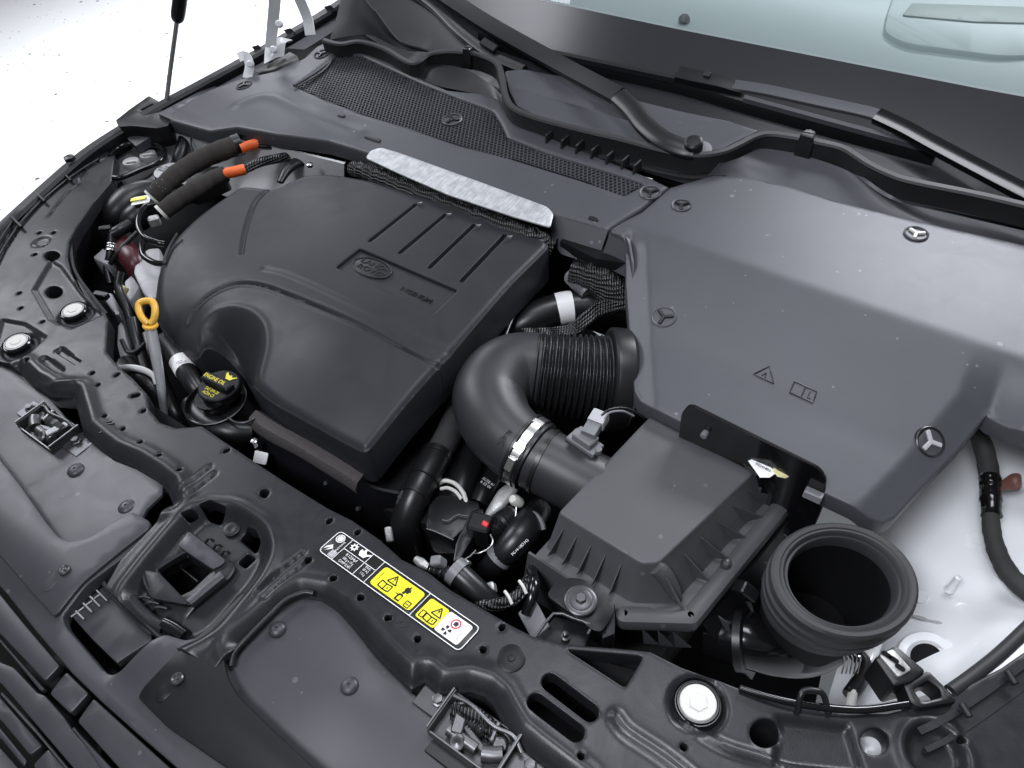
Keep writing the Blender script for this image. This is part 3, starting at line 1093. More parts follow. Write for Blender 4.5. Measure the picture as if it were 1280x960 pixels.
def bushing(u, v, R, label):
    c = P(u, v, -.008)
    t = thing('bushing', label, 'bushing', c, 'plugged mounting bushings in the lock panel')
    lathe('rubber_ring', c, [(R * 1.32, -.006), (R * 1.32, .004), (R * 1.24, .006), (R * 1.16, .003), (R * 1.12, .003), (R * 1.06, .006), (R * .98, .006), (R * .95, .002)], M['gloss'], t, seg=40, cap=False)
    lathe('plug', c, [(R * .95, -.004), (R * .95, .005), (R * .9, .0065), (0.0001, .0068)], M['plug'], t, seg=36)
    hexa = [(R * .5 * math.cos(a), R * .5 * math.sin(a)) for a in np.linspace(0, 2 * math.pi, 6, False)]
    prism('hex_boss', c + np.array([0, 0, .0066]), hexa, .0012, M['plug'], t, bev=.0004)
    return t


bushing(22, 430, .0195, 'white plug in the lower of the two left bushings, nearest the left latch')
bushing(93, 390, .0190, 'white plug in the bushing left of the yellow dipstick, the upper left one')
bushing(872, 880, .0225, 'large cream plug in a black ring below the air filter box')
# flat black plug with a dot right of the sticker
c = P(639, 823, .0)
lathe('blanking_plug', c, [(.0175, 0), (.0175, .0012), (.016, .002), (.005, .002), (.0045, .0032), (.0001, .0038)], M['trimdark'], None, label='flat round black blanking plug right of the warning sticker', cat='plug')

# rails framing the vent slots along the left headlamp edge
for off in (-4.5, 4.5):
    tube('vent_rail', [P(u + off * .75, v + off * .66, -.002) for u, v in [(120, 196), (100, 208), (80, 222), (60, 238), (40, 256), (20, 279), (2, 306), (-10, 330)]], .0026, M['carrier'], T_CAR, seg=8, n=4)
for u, v in [(83, 220), (50, 246), (21, 278)]:
    a, b = P(u - 6, v - 6, .002), P(u + 6, v + 6, .002)
    tube('vent_bar', [a, (a + b) / 2, b], .0034, M['carrier'], T_CAR, seg=8, n=2)

# ------------------------------------------------------------------ radiator cover panels below the lock panel
T_RL = thing('radiator_cover', 'left grey radiator cover panel with two push pins beside the left latch', 'cover panel', P(100, 620, -.03), 'radiator cover panels')
zl = tps([(0, 470, -.02), (120, 555, -.02), (208, 610, -.012), (0, 570, -.03), (90, 680, -.02), (180, 640, -.012), (60, 600, -.024), (118, 560, -.02)])
lcre = XY([(120, 556), (85, 585), (30, 617)], -.025)


def zl2(x, y):
    return zl(x, y) - .002 * np.exp(-(line_d(x, y, lcre) / .006) ** 2)


slab('panel', XY([(-60, 430), (10, 455), (36, 480), (60, 495), (98, 540), (135, 566), (165, 579), (190, 595), (207, 609), (205, 622), (186, 640), (160, 690), (90, 700), (60, 680), (20, 625), (-20, 570), (-80, 520)], -.02),
     M['trim'], T_RL, z=zl2, th=.006, bev=.0015, res=.012)


def push_pin(u, v, z, par, r_=.013, tilt=(0, 0, 1)):
    c = P(u, v, z)
    o = lathe('push_pin', c, [(r_, 0), (r_ * .98, .0016), (r_ * .8, .0042), (r_ * .45, .0058), (r_ * .18, .006), (r_ * .16, .0045), (.0001, .0045)], M['trim'], par, axis=tilt, seg=28)
    return o


push_pin(95, 588, -.021, T_RL)
push_pin(159, 634, -.016, T_RL)

T_RR = thing('radiator_cover', 'large grey radiator cover panel with two push pins below the warning sticker', 'cover panel', P(440, 860, -.03), 'radiator cover panels')
zr = tps([(380, 742, -.014), (480, 828, -.02), (530, 870, -.022), (290, 815, -.016), (310, 870, -.022), (420, 960, -.03), (620, 960, -.03), (437, 858, -.016), (360, 790, -.012)])
slab('panel', rounded(XY([(352, 756), (375, 744), (398, 748), (420, 762), (441, 784), (466, 815), (482, 831), (512, 862), (560, 900), (640, 960), (760, 1060), (560, 1080), (470, 1010), (365, 955), (300, 905), (268, 860), (262, 832), (296, 800), (330, 778)], -.02), .01, 3),
     M['trim'], T_RR, z=zr, th=.008, bev=.003, res=.012)
push_pin(347, 787, -.012, T_RR, .0115)
push_pin(437, 858, -.018, T_RR, .012)
tube('gasket', [P(*q) for q in [(289, 833, -.012), (294, 815, -.008), (312, 795, -.004), (335, 772, -.001), (358, 750, -.0), (380, 741, .0), (392, 742, -.001)]], .004, M['carrier'], T_RR, seg=10)

# ------------------------------------------------------------------ grille top trim
T_TRIM = thing('grille_top_trim', 'dark trim strip above the grille with a catch slot in its middle', 'trim', (0, .05, -.02))
zt = -.006
trim_ol = XY([(-70, 660), (0, 735), (34, 779), (82, 835), (116, 868), (163, 910), (225, 964), (300, 1030), (420, 1060), (520, 1040), (400, 965), (325, 905), (290, 860), (283, 830), (262, 792), (232, 800), (206, 792),
               (188, 800), (165, 818), (148, 832), (133, 838), (122, 832), (76, 777), (72, 768), (110, 730), (150, 700), (186, 672), (188, 655), (170, 640), (95, 690), (60, 680), (20, 625), (-20, 560), (-90, 540)], zt)


def ztrim(x, y):
    return zt - .010 * sstep(.06, .0, y) - .006 * sstep(.02, -.01, y)


slab('strip', rounded(trim_ol, .006, 3), M['trim'], T_TRIM, z=ztrim, th=.02, bev=.003, res=.012)
pl = XY([(-60, 620), (0, 694), (40, 741), (64, 767), (70, 765), (110, 727), (150, 694), (188, 664), (190, 655), (168, 642), (142, 655), (115, 674), (90, 680), (76, 674), (60, 655), (30, 612), (0, 573), (-60, 500)], zt)
slab('overlay_plate', rounded(pl, .006, 3), M['trim'], T_TRIM, z=lambda x, y: ztrim(x, y) + .006, th=.008, bev=.0018, res=.015)
pr = XY([(168, 868), (176, 858), (260, 788), (306, 742), (316, 746), (322, 757), (320, 764), (286, 806), (281, 822), (286, 848), (300, 872), (360, 930), (420, 985), (330, 990), (270, 950), (205, 905)], zt)
slab('overlay_plate', rounded(pr, .008, 4), M['trimdark'], T_TRIM, z=lambda x, y: ztrim(x, y) + .006, th=.008, bev=.0022, res=.015)


def trim_screw(u, v, mt):
    c = P(u, v, zt + .0035)
    o = slab('screw_recess', slot(P(u - 1, v - 1, zt)[:2], P(u - 22, v + 18, zt)[:2], .0085, 7), mt, T_TRIM, z=lambda x, y: ztrim(x, y) + .0069 - .0022 * sstep(.03, .0, np.hypot(x - c[0], y - c[1])), th=.004, bev=.001, h=.004)
    lathe('screw', c, [(.0078, .001), (.0078, .0050), (.006, .0064), (.004, .005), (.0038, .0042), (.0018, .0042), (.0015, .0065), (.0001, .0065)], M['dsteel'], T_TRIM, seg=20)


trim_screw(82, 714, M['trim'])
trim_screw(223, 850, M['trimdark'])
trim_screw(640, 1000, M['trim'])
# inner tray in the slot, with its ruler-like ribs
T_TRAY = thing('catch_tray', 'grey tray with ladder ribs inside the bonnet catch slot', 'tray', P(135, 780, -.04))
zty = -.030
slab('tray', rounded(XY([(82, 762), (128, 726), (140, 742), (160, 762), (190, 792), (190, 800), (150, 826), (146, 829), (116, 800)], zty), .004, 3), M['trim'], T_TRAY, z=zty, th=.012, bev=.002)
for u, v in [(97, 766), (107, 757), (117, 750), (126, 743)]:
    a, b = P(u - 8, v - 8, zty + .003), P(u + 8, v + 8, zty + .003)
    tube('rib', [a, (a + b) / 2, b], .0011, M['grey'], T_TRAY, seg=6, n=2)
for u, v in [(92, 769), (101, 762), (111, 754), (121, 746)]:
    a, b = P(u - 3, v + 2, zty + .002), P(u + 4, v - 3, zty + .002)
    tube('rib', [a, (a + b) / 2, b], .0011, M['grey'], T_TRAY, seg=6, n=2)
tube('rim', [P(*q, zty + .006) for q in [(128, 726), (137, 740), (150, 754), (170, 774), (190, 793)]], .003, M['trim'], T_TRAY, seg=8)
slab('slot_floor', XY([(60, 770), (130, 700), (300, 780), (150, 860), (100, 840)], -.07), M['dark'], T_TRAY, z=-.07, th=.004, bev=0)

# ------------------------------------------------------------------ safety catch bracket in the middle well
T_CATCH = thing('catch_bracket', 'black moulded bracket with a square opening in the middle well of the lock panel', 'bracket', P(240, 715, -.02))
zc = -.012
cb = rounded(XY([(150, 722), (168, 705), (226, 664), (236, 662), (282, 696), (296, 708), (288, 722), (250, 752), (232, 768), (222, 790), (205, 788), (185, 772), (168, 760), (158, 742)], zc), .006, 3)
sq = rounded(XY([(196, 712), (232, 690), (266, 714), (240, 738), (222, 748)], zc), .003, 2)
slab('bracket_plate', cb, M['carrier'], T_CATCH, holes=[sq], z=lambda x, y: zc + .004 * np.sin(x * 60) * 0 - .008 * sstep(.13, .09, y), th=.012, bev=.003, res=.006)
tube('wedge', [P(*q, zc + .004) for q in [(178, 712), (190, 746), (230, 752), (238, 757)]], .0028, M['carrier'], T_CATCH, seg=8, n=2)
slab('guide_wedge', rounded(XY([(179, 712), (199, 716), (234, 752), (232, 756), (190, 748)], zc + .006), .002, 2), M['carrier'], T_CATCH, z=zc + .007, th=.008, bev=.0012)
slab('guide_block', rounded(XY([(232, 752), (276, 714), (282, 722), (240, 757)], zc + .006), .002, 2), M['trim'], T_CATCH, z=zc + .009, th=.010, bev=.0015)
slab('rear_plate', rounded(XY([(236, 664), (282, 700), (278, 706), (266, 712), (230, 688), (222, 682)], zc + .004), .003, 2), M['trim'], T_CATCH, z=zc + .005, th=.006, bev=.0015)
slab('well_floor', XY([(150, 715), (235, 650), (310, 700), (230, 780)], -.06), M['gloss'], T_CATCH, z=-.06, th=.003, bev=0)
tube('catch_spring', [P(*q) for q in [(226, 710, -.045), (236, 718, -.045), (247, 727, -.045)]], .0012, M['steel'], T_CATCH, seg=6, n=2)
for u, v in [(176, 750), (186, 757), (196, 763)]:
    tube('hoop', [P(u - 5, v + 4, -.025), P(u - 3, v - 2, -.012), P(u + 5, v - 4, -.010), P(u + 13, v - 2, -.012)], .0022, M['carrier'], T_CATCH, seg=8)
for u, v in [(262, 676), (272, 683), (282, 691)]:
    tube('hoop', [P(u - 5, v + 2, -.012), P(u, v - 3, -.006), P(u + 6, v + 1, -.012)], .002, M['carrier'], T_CATCH, seg=8)
tube('pivot_barrel', [P(*q) for q in [(206, 780, -.016), (218, 786, -.015), (232, 796, -.014)]], .0095, M['gloss'], T_CATCH, seg=16, n=3)
tube('spring_guide', [P(*q) for q in [(148, 730, -.02), (158, 744, -.018), (172, 762, -.018), (190, 778, -.018), (206, 786, -.018)]], [.009, .012, .011, .010, .009], M['carrier'], T_CATCH, seg=14)
lathe('boss', P(290, 662, -.018), [(.012, 0), (.012, .002), (.009, .003), (.004, .002), (.0001, .002)], M['carrier'], T_CATCH)

# ------------------------------------------------------------------ grille bars
T_GR = thing('front_grille', 'dark satin front grille of stepped horizontal bars at the very nose', 'grille', (-.05, -.1, -.15))
zg = lambda y: -.024 - (.02 - y) * 0.50


def bar(pxs, z0, name='bar', th=.012, mt='trim'):
    q = XY(pxs, z0)
    q = offset(resample(q if sarea(q) > 0 else q[::-1], .05), .0015)
    slab(name, rounded(q, .004, 3), M[mt], T_GR, z=lambda x, y: z0 + (y - q[:, 1].mean()) * .18, th=th, bev=.0022, h=.03)


slab('back_plate', np.array([(-.6, .03), (-.6, -.5), (.6, -.5), (.6, .03)]), M['gloss'], T_GR, z=lambda x, y: -.066 + y * .55, th=.01, bev=0, h=.08)
# pixel quads of the bars, top row first
bar([(-60, 668), (-2, 737), (33, 780), (77, 832), (54, 852), (0, 795), (-60, 735)], -.030)
bar([(-60, 741), (-2, 803), (48, 864), (53, 864), (57, 860), (0, 795), (-60, 733)], -.040, 'bar_lip', .008)
bar([(84, 838), (114, 867), (86, 893), (58, 866)], -.032)
bar([(118, 871), (163, 912), (225, 968), (300, 1030), (260, 1060), (150, 965), (93, 901)], -.034)
bar([(92, 906), (150, 968), (250, 1070), (230, 1080), (140, 985), (89, 911)], -.044, 'bar_lip', .008)
bar([(-60, 775), (-10, 822), (20, 834), (50, 866), (58, 868), (84, 897), (90, 908), (150, 975), (250, 1085), (180, 1110), (90, 962), (2, 858), (-60, 800)], -.050)
bar([(2, 862), (50, 915), (92, 965), (160, 1045), (130, 1050), (84, 966), (40, 912), (0, 868)], -.060, 'bar_lip', .008)
bar([(-60, 795), (-5, 850), (18, 834), (-20, 815), (-60, 770)], -.055)
bar([(-60, 830), (0, 868), (56, 933), (36, 946), (0, 902), (-60, 860)], -.064)
bar([(-60, 865), (0, 906), (36, 950), (30, 962), (0, 925), (-60, 890)], -.074, 'bar_lip', .008)
bar([(62, 934), (92, 968), (140, 1030), (90, 1040), (38, 956)], -.068)
bar([(-60, 895), (0, 930), (40, 975), (90, 1060), (0, 1080), (-60, 960)], -.084)
# ================================================================== rear covers


def tri_knob(c, r_, mt, par, axis=(0, 0, 1), rot=0.4, hgt=.004):
    u, v, w = frame(axis)
    for k in range(3):
        a = rot + k * 2 * math.pi / 3
        d = u * math.cos(a) + v * math.sin(a)
        box('knob_arm', np.asarray(c) + d * r_ * .42, (r_ * .9, r_ * .34, hgt), mt, par, axis=axis, xdir=d, bev=.001)


def fastener(u, v, zf, par, r_, mt='cowl', kt='black', rot=.4, lift=.0):
    c = on(u, v, zf) + np.array([0, 0, .0005 + lift])
    e = .004
    q0 = np.array([c[0], c[1]])
    if callable(zf):
        zx = (zf(np.array([q0[0] + e]), np.array([q0[1]]))[0] - zf(np.array([q0[0] - e]), np.array([q0[1]]))[0]) / (2 * e)
        zy = (zf(np.array([q0[0]]), np.array([q0[1] + e]))[0] - zf(np.array([q0[0]]), np.array([q0[1] - e]))[0]) / (2 * e)
    else:
        zx = zy = 0
    ax = (-zx, -zy, 1)
    f = lathe('fastener', c, [(r_ * 1.18, -.004), (r_ * 1.18, .0010), (r_ * 1.1, .0022), (r_ * 1.0, .0016), (r_ * .96, -.001), (r_ * .2, -.001), (.0001, -.001)], M[mt], par, axis=ax, seg=32)
    nx = np.array(ax) / np.linalg.norm(ax)
    tri_knob(c + nx * -.0005, r_, M[kt], f, ax, rot)
    return f


T_COWL = thing('cowl_panel', 'long grey plastic cowl panel with a honeycomb air vent below the windscreen', 'cowl panel', (-.4, 1.1, .05))
cz0 = tps([(218, 151, .045), (262, 163, .055), (300, 158, .066), (346, 167, .076), (410, 174, .081), (470, 187, .088), (580, 224, .088), (690, 262, .088), (762, 284, .09),
           (240, 125, .055), (300, 98, .074), (345, 88, .083), (395, 60, .10), (440, 62, .108), (520, 95, .110), (560, 112, .110), (640, 160, .106), (740, 195, .106), (838, 232, .105),
           (380, 106, .092), (340, 124, .086), (300, 132, .076), (450, 172, .090), (420, 150, .093), (520, 175, .096), (620, 206, .097), (720, 240, .097)])
ridge = crom(XY([(296, 126), (325, 120), (345, 123), (375, 138), (405, 153), (450, 170)], .085), 4)


def cowl_z(x, y):
    return cz0(x, y) + .004 * np.exp(-(line_d(x, y, ridge) / .014) ** 2)


cowl_ol = XY([(212, 150), (240, 158), (262, 164), (297, 159), (346, 168), (410, 176), (437, 184), (456, 190), (475, 196), (560, 224), (686, 266), (720, 275), (761, 287), (766, 283), (800, 262), (837, 233),
              (815, 222), (760, 200), (690, 172), (648, 155), (634, 138), (624, 122), (600, 116), (560, 112), (520, 95), (490, 78), (440, 60), (405, 53), (395, 58), (380, 72), (345, 88), (300, 98), (262, 112), (240, 124), (212, 142)], cowl_z)
vent_px = [(368, 107), (383, 97), (417, 72), (421, 66), (451, 69), (491, 87), (528, 104), (575, 123), (616, 138), (625, 152), (634, 171), (683, 190), (770, 217), (806, 229), (781, 244), (721, 223), (640, 198), (575, 181), (508, 158), (451, 141), (407, 124)]
vent_ol = rounded(XY(vent_px, cowl_z), .005, 2)
slab('panel', cowl_ol, M['cowl'], T_COWL, holes=[vent_ol], z=cowl_z, th=.034, bev=.006, res=.008, h=.01, smooth=60)


def vent_mesh():
    a = .0092
    rows_ = int(.35 / (a * .80)) + 1
    V, F = [], []
    mn, mx = vent_ol.min(0), vent_ol.max(0)
    hexo = [np.array([math.sin(k * math.pi / 3), math.cos(k * math.pi / 3)]) for k in range(6)]
    cs = []
    j = 0
    y = mn[1]
    while y < mx[1]:
        x = mn[0] + (j % 2) * a * .5
        while x < mx[0]:
            cs.append((x, y))
            x += a
        y += a * .866
        j += 1
    cs = np.array(cs)
    sd = poly_sd(cs[:, 0], cs[:, 1], vent_ol)
    cs = cs[sd > .002]
    boss = XY([(565, 148)], cowl_z)[0]
    cs = cs[np.hypot(cs[:, 0] - boss[0], cs[:, 1] - boss[1]) > .020]
    Z = cowl_z(cs[:, 0], cs[:, 1]) - .004
    R, r2 = a / math.sqrt(3) * 1.005, a / math.sqrt(3) * .74
    for (x, y), z in zip(cs, Z):
        s = len(V)
        for rr, zz in ((R, z), (r2, z), (r2, z - .008)):
            for h_ in hexo:
                V.append((x + h_[0] * rr, y + h_[1] * rr, zz))
        for k in range(6):
            k2 = (k + 1) % 6
            F.append((s + k, s + k2, s + 6 + k2, s + 6 + k))
            F.append((s + 6 + k, s + 6 + k2, s + 12 + k2, s + 12 + k))
    mk('vent_mesh', V, F, M['cowl'], T_COWL, smooth=None, kind='stuff')
    slab('vent_floor', vent_ol, M['dark'], T_COWL, z=lambda x, y: cowl_z(x, y) - .03, th=.002, bev=0)


vent_mesh()
# bordering frame of the vent at its left end
tube('vent_frame', [P(*q) for q in [(367, 107, .096), (392, 92, .098), (416, 74, .102)]], .0035, M['cowl'], T_COWL, seg=8, n=3)
tube('vent_frame', [P(*q) for q in [(372, 108, .094), (402, 90, .097), (417, 73, .102)]], .0022, M['cowl'], T_COWL, seg=8, n=3)
fastener(305, 107, cowl_z, T_COWL, .017, rot=.2)
fastener(402, 68, cowl_z, T_COWL, .017, rot=.9)
fastener(565, 148, cowl_z, T_COWL, .019, rot=.4, lift=-.003)
fastener(813, 241, cowl_z, T_COWL, .017, rot=.9)
for u, v, w in [(466, 174, .018), (427, 145, .006), (742, 274, .006)]:
    c = on(u, v, cowl_z)
    slab('moulding_slot', slot(c[:2] - np.array([w, 0]), c[:2] + np.array([w, 0]), .0045), M['black'], T_COWL, z=lambda x, y: cowl_z(x, y) + .0022, th=.004, bev=.001, h=.005)

# bright heat shield plate on the front edge of the cowl and the braided lagging under it
z_al = lambda x, y: .094 + (y - .97) * .10
slab('heat_shield', rounded(XY([(457, 197), (463, 188), (476, 184), (500, 191), (600, 227), (684, 258), (692, 267), (688, 284), (640, 270), (560, 243), (500, 217)], z_al), .007, 4), M['foil'], None, z=z_al, th=.003, bev=.0012, res=.01,
     label='bright aluminium heat shield strip on the front edge of the cowl', cat='heat shield')
lag = [P(*q) for q in [(440, 210, .05), (462, 216, .055), (500, 231, .055), (560, 257, .055), (620, 281, .055), (668, 300, .05), (692, 310, .04)]]
tube('braided_lagging', lag, [.014, .020, .021, .021, .021, .021, .018], M['braid'], None, seg=18, n=8,
     wave=lambda t: .0016 * math.sin(t * 260) + .001 * math.sin(t * 97), label='black braided lagging roll under the aluminium heat shield', cat='insulation')
q = P(478, 222, .066)
prism('foil_scrap', q, rounded([(-.012, -.005), (.012, -.003), (.010, .006), (-.010, .004)], .003, 2), .002, M['alu'], None, axis=(0, -.6, .8), bev=.0005, label='crumpled scrap of foil at the left end of the lagging', cat='foil')

# ------------------------------------------------------------------ battery and fluid cover on the right
T_BAT = thing('battery_cover', 'large grey plastic cover over the battery with warning marks, right rear of the bay', 'cover', (.5, .9, .05))
bat_left = XY([(783, 288), (783, 345), (788, 430), (792, 490)], .06)
bat_right = XY([(1250, 438), (1236, 520), (1180, 585), (1112, 655)], .06)


def bat_z(x, y):
    def smin(a, b, k):
        h_ = np.clip(.5 + .5 * (b - a) / k, 0, 1)
        return b * (1 - h_) + a * h_ - k * h_ * (1 - h_)
    shelf = .101 + (y - 1.0) * .03
    face = .101 - (1.0 - y) * .25
    lip = .041 + (y - .69) * .10
    z = -smin(-lip, -smin(shelf, face, .0025), .004)
    front = sstep(1.0, .96, y)
    z = z - .020 * front * np.clip(1 - line_d(x, y, bat_left) / .034, 0, 1) * inside(x, y, bat_zone)
    z = z - .024 * sstep(1.0, .90, y) * np.clip(1 - line_d(x, y, bat_right) / .045, 0, 1)
    return z


bat_zone = XY([(783, 280), (783, 345), (788, 430), (792, 490), (815, 530), (1112, 700), (1400, 560), (1260, 380)], .06)
bat_ol = XY([(838, 234), (802, 265), (766, 285), (764, 290), (775, 294), (783, 300), (783, 345), (788, 430), (793, 490), (800, 502), (815, 510), (960, 583), (1085, 647), (1103, 655), (1118, 648), (1150, 612), (1200, 560), (1233, 520),
             (1262, 535), (1400, 600), (1460, 420), (1400, 345), (1280, 305), (1180, 283), (1108, 266), (1040, 250), (985, 232), (930, 220), (890, 219)], bat_z)
slab('shell', bat_ol, M['cowl'], T_BAT, z=bat_z, th=.030, bev=.0035, res=.006, h=.01, smooth=60)
gridsurf('left_flank', [[P(764, 287, .097), P(748, 331, .036)], [P(775, 291, .096), P(764, 337, .036)], [P(785, 299, .094), P(785, 348, .036)], [P(790, 330, .080), P(791, 380, .040)]], M['cowl'], T_BAT, k=6, it=2, th=.004)
gridsurf('front_fascia', [[P(686, 268, .086), P(690, 300, .04)], [P(702, 272, .086), P(701, 318, .036)], [P(730, 280, .087), P(722, 324, .036)], [P(760, 288, .088), P(745, 331, .036)]], M['cowl'], T_COWL, k=6, it=2, th=.004)
fastener(852, 257, bat_z, T_BAT, .0155, rot=.9)
fastener(830, 396, bat_z, T_BAT, .0175, rot=.5, lift=-.001)
fastener(1145, 293, bat_z, T_BAT, .0165, kt='plug', rot=.55, lift=.001)
fastener(1163, 552, bat_z, T_BAT, .0185, mt='black', kt='grey', rot=.2, lift=-.001)
# raised marks: warning triangle and open book


def raised_line(name, px, par, zf, r_=.0011, mt='black', closed=True):
    pts = [on(u, v, zf) + np.array([0, 0, .0006]) for u, v in px]
    if closed:
        pts = pts + [pts[0]]
    out = []
    for a, b in zip(pts[:-1], pts[1:]):
        out += [a, (a + b) / 2]
    out.append(pts[-1])
    return tube(name, out, r_, M[mt], par, seg=6, n=1)


tri = [raised_line('a', [(942, 468), (962, 458), (967, 480)], None, bat_z), raised_line('b', [(952, 470), (958, 466), (956, 473)], None, bat_z, .0008, closed=False)]
merge('warning_triangle', tri, T_BAT)
bk = [raised_line('a', [(993, 477), (1021, 490), (1016, 504), (987, 491)], None, bat_z), raised_line('b', [(1007, 484), (1001, 497)], None, bat_z, closed=False), raised_line('b', [(1013, 490), (1009, 497), (1013, 499)], None, bat_z, .0007, closed=False)]
merge('open_book_mark', bk, T_BAT)

slab('seam_backing', XY([(700, 300), (745, 322), (800, 330), (900, 300), (900, 225), (838, 215), (760, 240)], .06), M['dark'], None, z=.058, th=.02, bev=.002, label='dark backing sheet added under the seam between cowl panel and battery cover', cat='beam')  # near-black sheet added to paint the open seam as shade
# dark riser between battery cover and seal
rz = lambda z: z
rows = []
for a, b in [((885, 219), (900, 205)), ((930, 222), (925, 197)), ((985, 234), (950, 184)), ((1040, 251), (1000, 192)), ((1108, 268), (1060, 212)), ((1180, 286), (1110, 250)), ((1280, 308), (1200, 270)), ((1400, 345), (1330, 300))]:
    rows.append([P(*a, .100), P(a[0] + (b[0] - a[0]) * .5, a[1] + (b[1] - a[1]) * .5, .112), P(*b, .122)])
gridsurf('scuttle_riser', rows, M['cowl'], None, k=6, it=3, th=.006, label='dark sloping riser between the battery cover and the rubber seal', cat='riser')
rows = []
for a, b in [((452, 62), (470, 55)), ((500, 85), (505, 76)), ((520, 96), (522, 84)), ((548, 108), (548, 80)), ((580, 114), (572, 83)), ((605, 120), (590, 90)), ((624, 130), (615, 106)), ((636, 150), (634, 126))]:
    rows.append([P(*a, .108), P(*b, .122)])
gridsurf('vent_riser', rows, M['black'], None, k=6, it=3, th=.006, label='black curved riser behind the honeycomb vent, left of the wiper well', cat='riser')

# ------------------------------------------------------------------ rubber seal under the bonnet edge
seal_px = [(405, 50, .128), (425, 55, .13), (450, 52, .135), (480, 60, .138), (508, 76, .138), (520, 78, .140), (535, 68, .143), (556, 64, .145), (580, 65, .146), (602, 69, .146), (622, 79, .146), (628, 98, .144), (632, 118, .142), (642, 134, .14),
           (668, 146, .138), (720, 160, .138), (780, 174, .138), (830, 187, .138), (868, 193, .14), (900, 190, .142), (922, 181, .144), (942, 171, .147), (962, 167, .149), (995, 171, .15), (1023, 177, .15), (1052, 184, .149), (1070, 194, .148), (1087, 205, .146),
           (1112, 217, .145), (1140, 226, .145), (1219, 242, .146), (1280, 256, .147), (1380, 280, .148)]
prof = [(-.004, -.036), (.006, -.036), (.006, -.006), (.0085, -.001), (.006, .003), (-.003, .004), (-.006, .0), (-.004, -.006)]
sweep('bonnet_seal', [P(*q) for q in seal_px], prof, M['rubber'], None, n=5, label='long wavy black rubber bonnet seal along the base of the windscreen', cat='seal')
sweep('seal_flange', [P(u, v + 27, z - .042) for u, v, z in seal_px[11:24]], [(-.004, -.004), (.012, -.004), (.012, .002), (-.004, .002)], M['rubber'], None, n=4,
      label='thin flange running in front of the seal below the wiper well', cat='flange')
# pegs on the seal
for (u, v, h_, lab) in [(587, 84, .046, 'black peg rising from the seal behind the honeycomb vent'), (1004, 196, .048, 'black peg with a triangular top on the seal, right of the wiper pivot')]:
    c = P(u, v, .115)
    s = .012 if u < 700 else .016
    t = thing('seal_peg', lab, 'peg', c, 'pegs on the bonnet seal')
    prism('post', c, rounded([(-s, -s * .8), (s, -s * .8), (s * .6, s), (-s * .8, s)], .003, 2), h_, M['black'], t, bev=.002, taper=.82)
    prism('cap', c + np.array([0, 0, h_]), [(-s * .72, -s * .1), (s * .7, s * .1), (-s * .1, s * .75)], .0015, M['cowl'], t, bev=.0005)
# ribs below the seal
T_SR = thing('rib_row', 'row of small upright ribs under the seal beside the right end of the vent', 'ribs', P(740, 195, .1))
for u, v in [(688, 176), (707, 183), (725, 189), (744, 195), (763, 202), (782, 208), (797, 214)]:
    prism('rib', P(u, v, .104), [(-.002, -.016), (.002, -.016), (.002, .012), (-.002, .012)], .020, M['rubber'], T_SR, bev=.0008, xdir=(1, -.05, 0), taper=.9)

# ------------------------------------------------------------------ wiper well and windscreen
wt_z = tps([(628, 92, .128), (700, 95, .126), (800, 130, .128), (950, 165, .132), (650, 138, .112), (720, 152, .112), (840, 182, .112), (900, 184, .118)])
wt_r = crom(XY([(652, 108), (700, 122), (760, 140), (800, 152)], wt_z), 4)


def well_z(x, y):
    return wt_z(x, y) - .006 * np.exp(-(line_d(x, y, wt_r) / .006) ** 2)


slab('wiper_well', rounded(XY([(631, 88), (655, 86), (700, 94), (735, 108), (790, 124), (850, 138), (910, 150), (950, 163), (930, 172), (902, 186), (868, 190), (830, 184), (780, 171), (720, 157), (668, 143), (646, 132), (636, 112)], well_z), .008, 3), M['cowl'], None,
     z=well_z, th=.03, bev=.003, res=.008, label='dusty dark tray of the wiper well under the left wiper arm', cat='tray')
gut = np.array([(-.95, 1.20), (1.15, 1.20), (1.15, 1.50), (-.95, 1.50)])
slab('scuttle_gutter', gut, M['dark'], None, z=.078, th=.01, bev=0, h=.1, label='black water gutter below the windscreen glass', cat='gutter')

GS = math.tan(math.radians(28))
GN = np.array([0, -math.sin(math.radians(28)), math.cos(math.radians(28))])


def glass_z(x, y):
    return .12 + (y - 1.42) * GS + 0 * x


def G(u, v, lift=0.0):
    return on_plane(u, v, np.array([0, 1.42, .12]) + GN * lift, GN)


T_WS = thing('windscreen', 'sloping windscreen with a wide black enamel band along its lower edge', 'windscreen', (0, 1.4, .12))
edge_l = [G(452, 2)[:2], G(500, 60)[:2]]
slab('enamel_band', np.array([(-.93, 1.60), (edge_l[0][0], 1.47), (-.80, 1.39), (-.55, 1.335), (0.0, 1.325), (.5, 1.335), (1.2, 1.38), (1.25, 1.585), (.6, 1.568), (0, 1.563), (-.5, 1.565), (-.88, 1.592)]), M['frit'], T_WS, z=glass_z, th=.006, bev=.002, res=.05)
pane = np.array([(-.93, 1.6025), (-.88, 1.5945), (-.5, 1.5675), (0, 1.5655), (.6, 1.5705), (1.25, 1.5875), (1.25, 2.35), (-.93, 2.35)])
mk('pane', np.column_stack([pane, glass_z(pane[:, 0], pane[:, 1])]), [tuple(range(8))], M['glass'], T_WS, smooth=None)
T_DA = thing('dashboard', 'pale dashboard top seen through the windscreen', 'dashboard', (0, 1.8, .1))
slab('dash_top', rounded(np.array([(-.84, 1.50), (1.25, 1.50), (1.25, 2.7), (-.90, 2.7)]), .05, 3), M['dash'], T_DA, z=lambda x, y: .10 + .03 * sstep(1.6, 1.9, y), th=.05, bev=.01, res=.08)
dz = .115
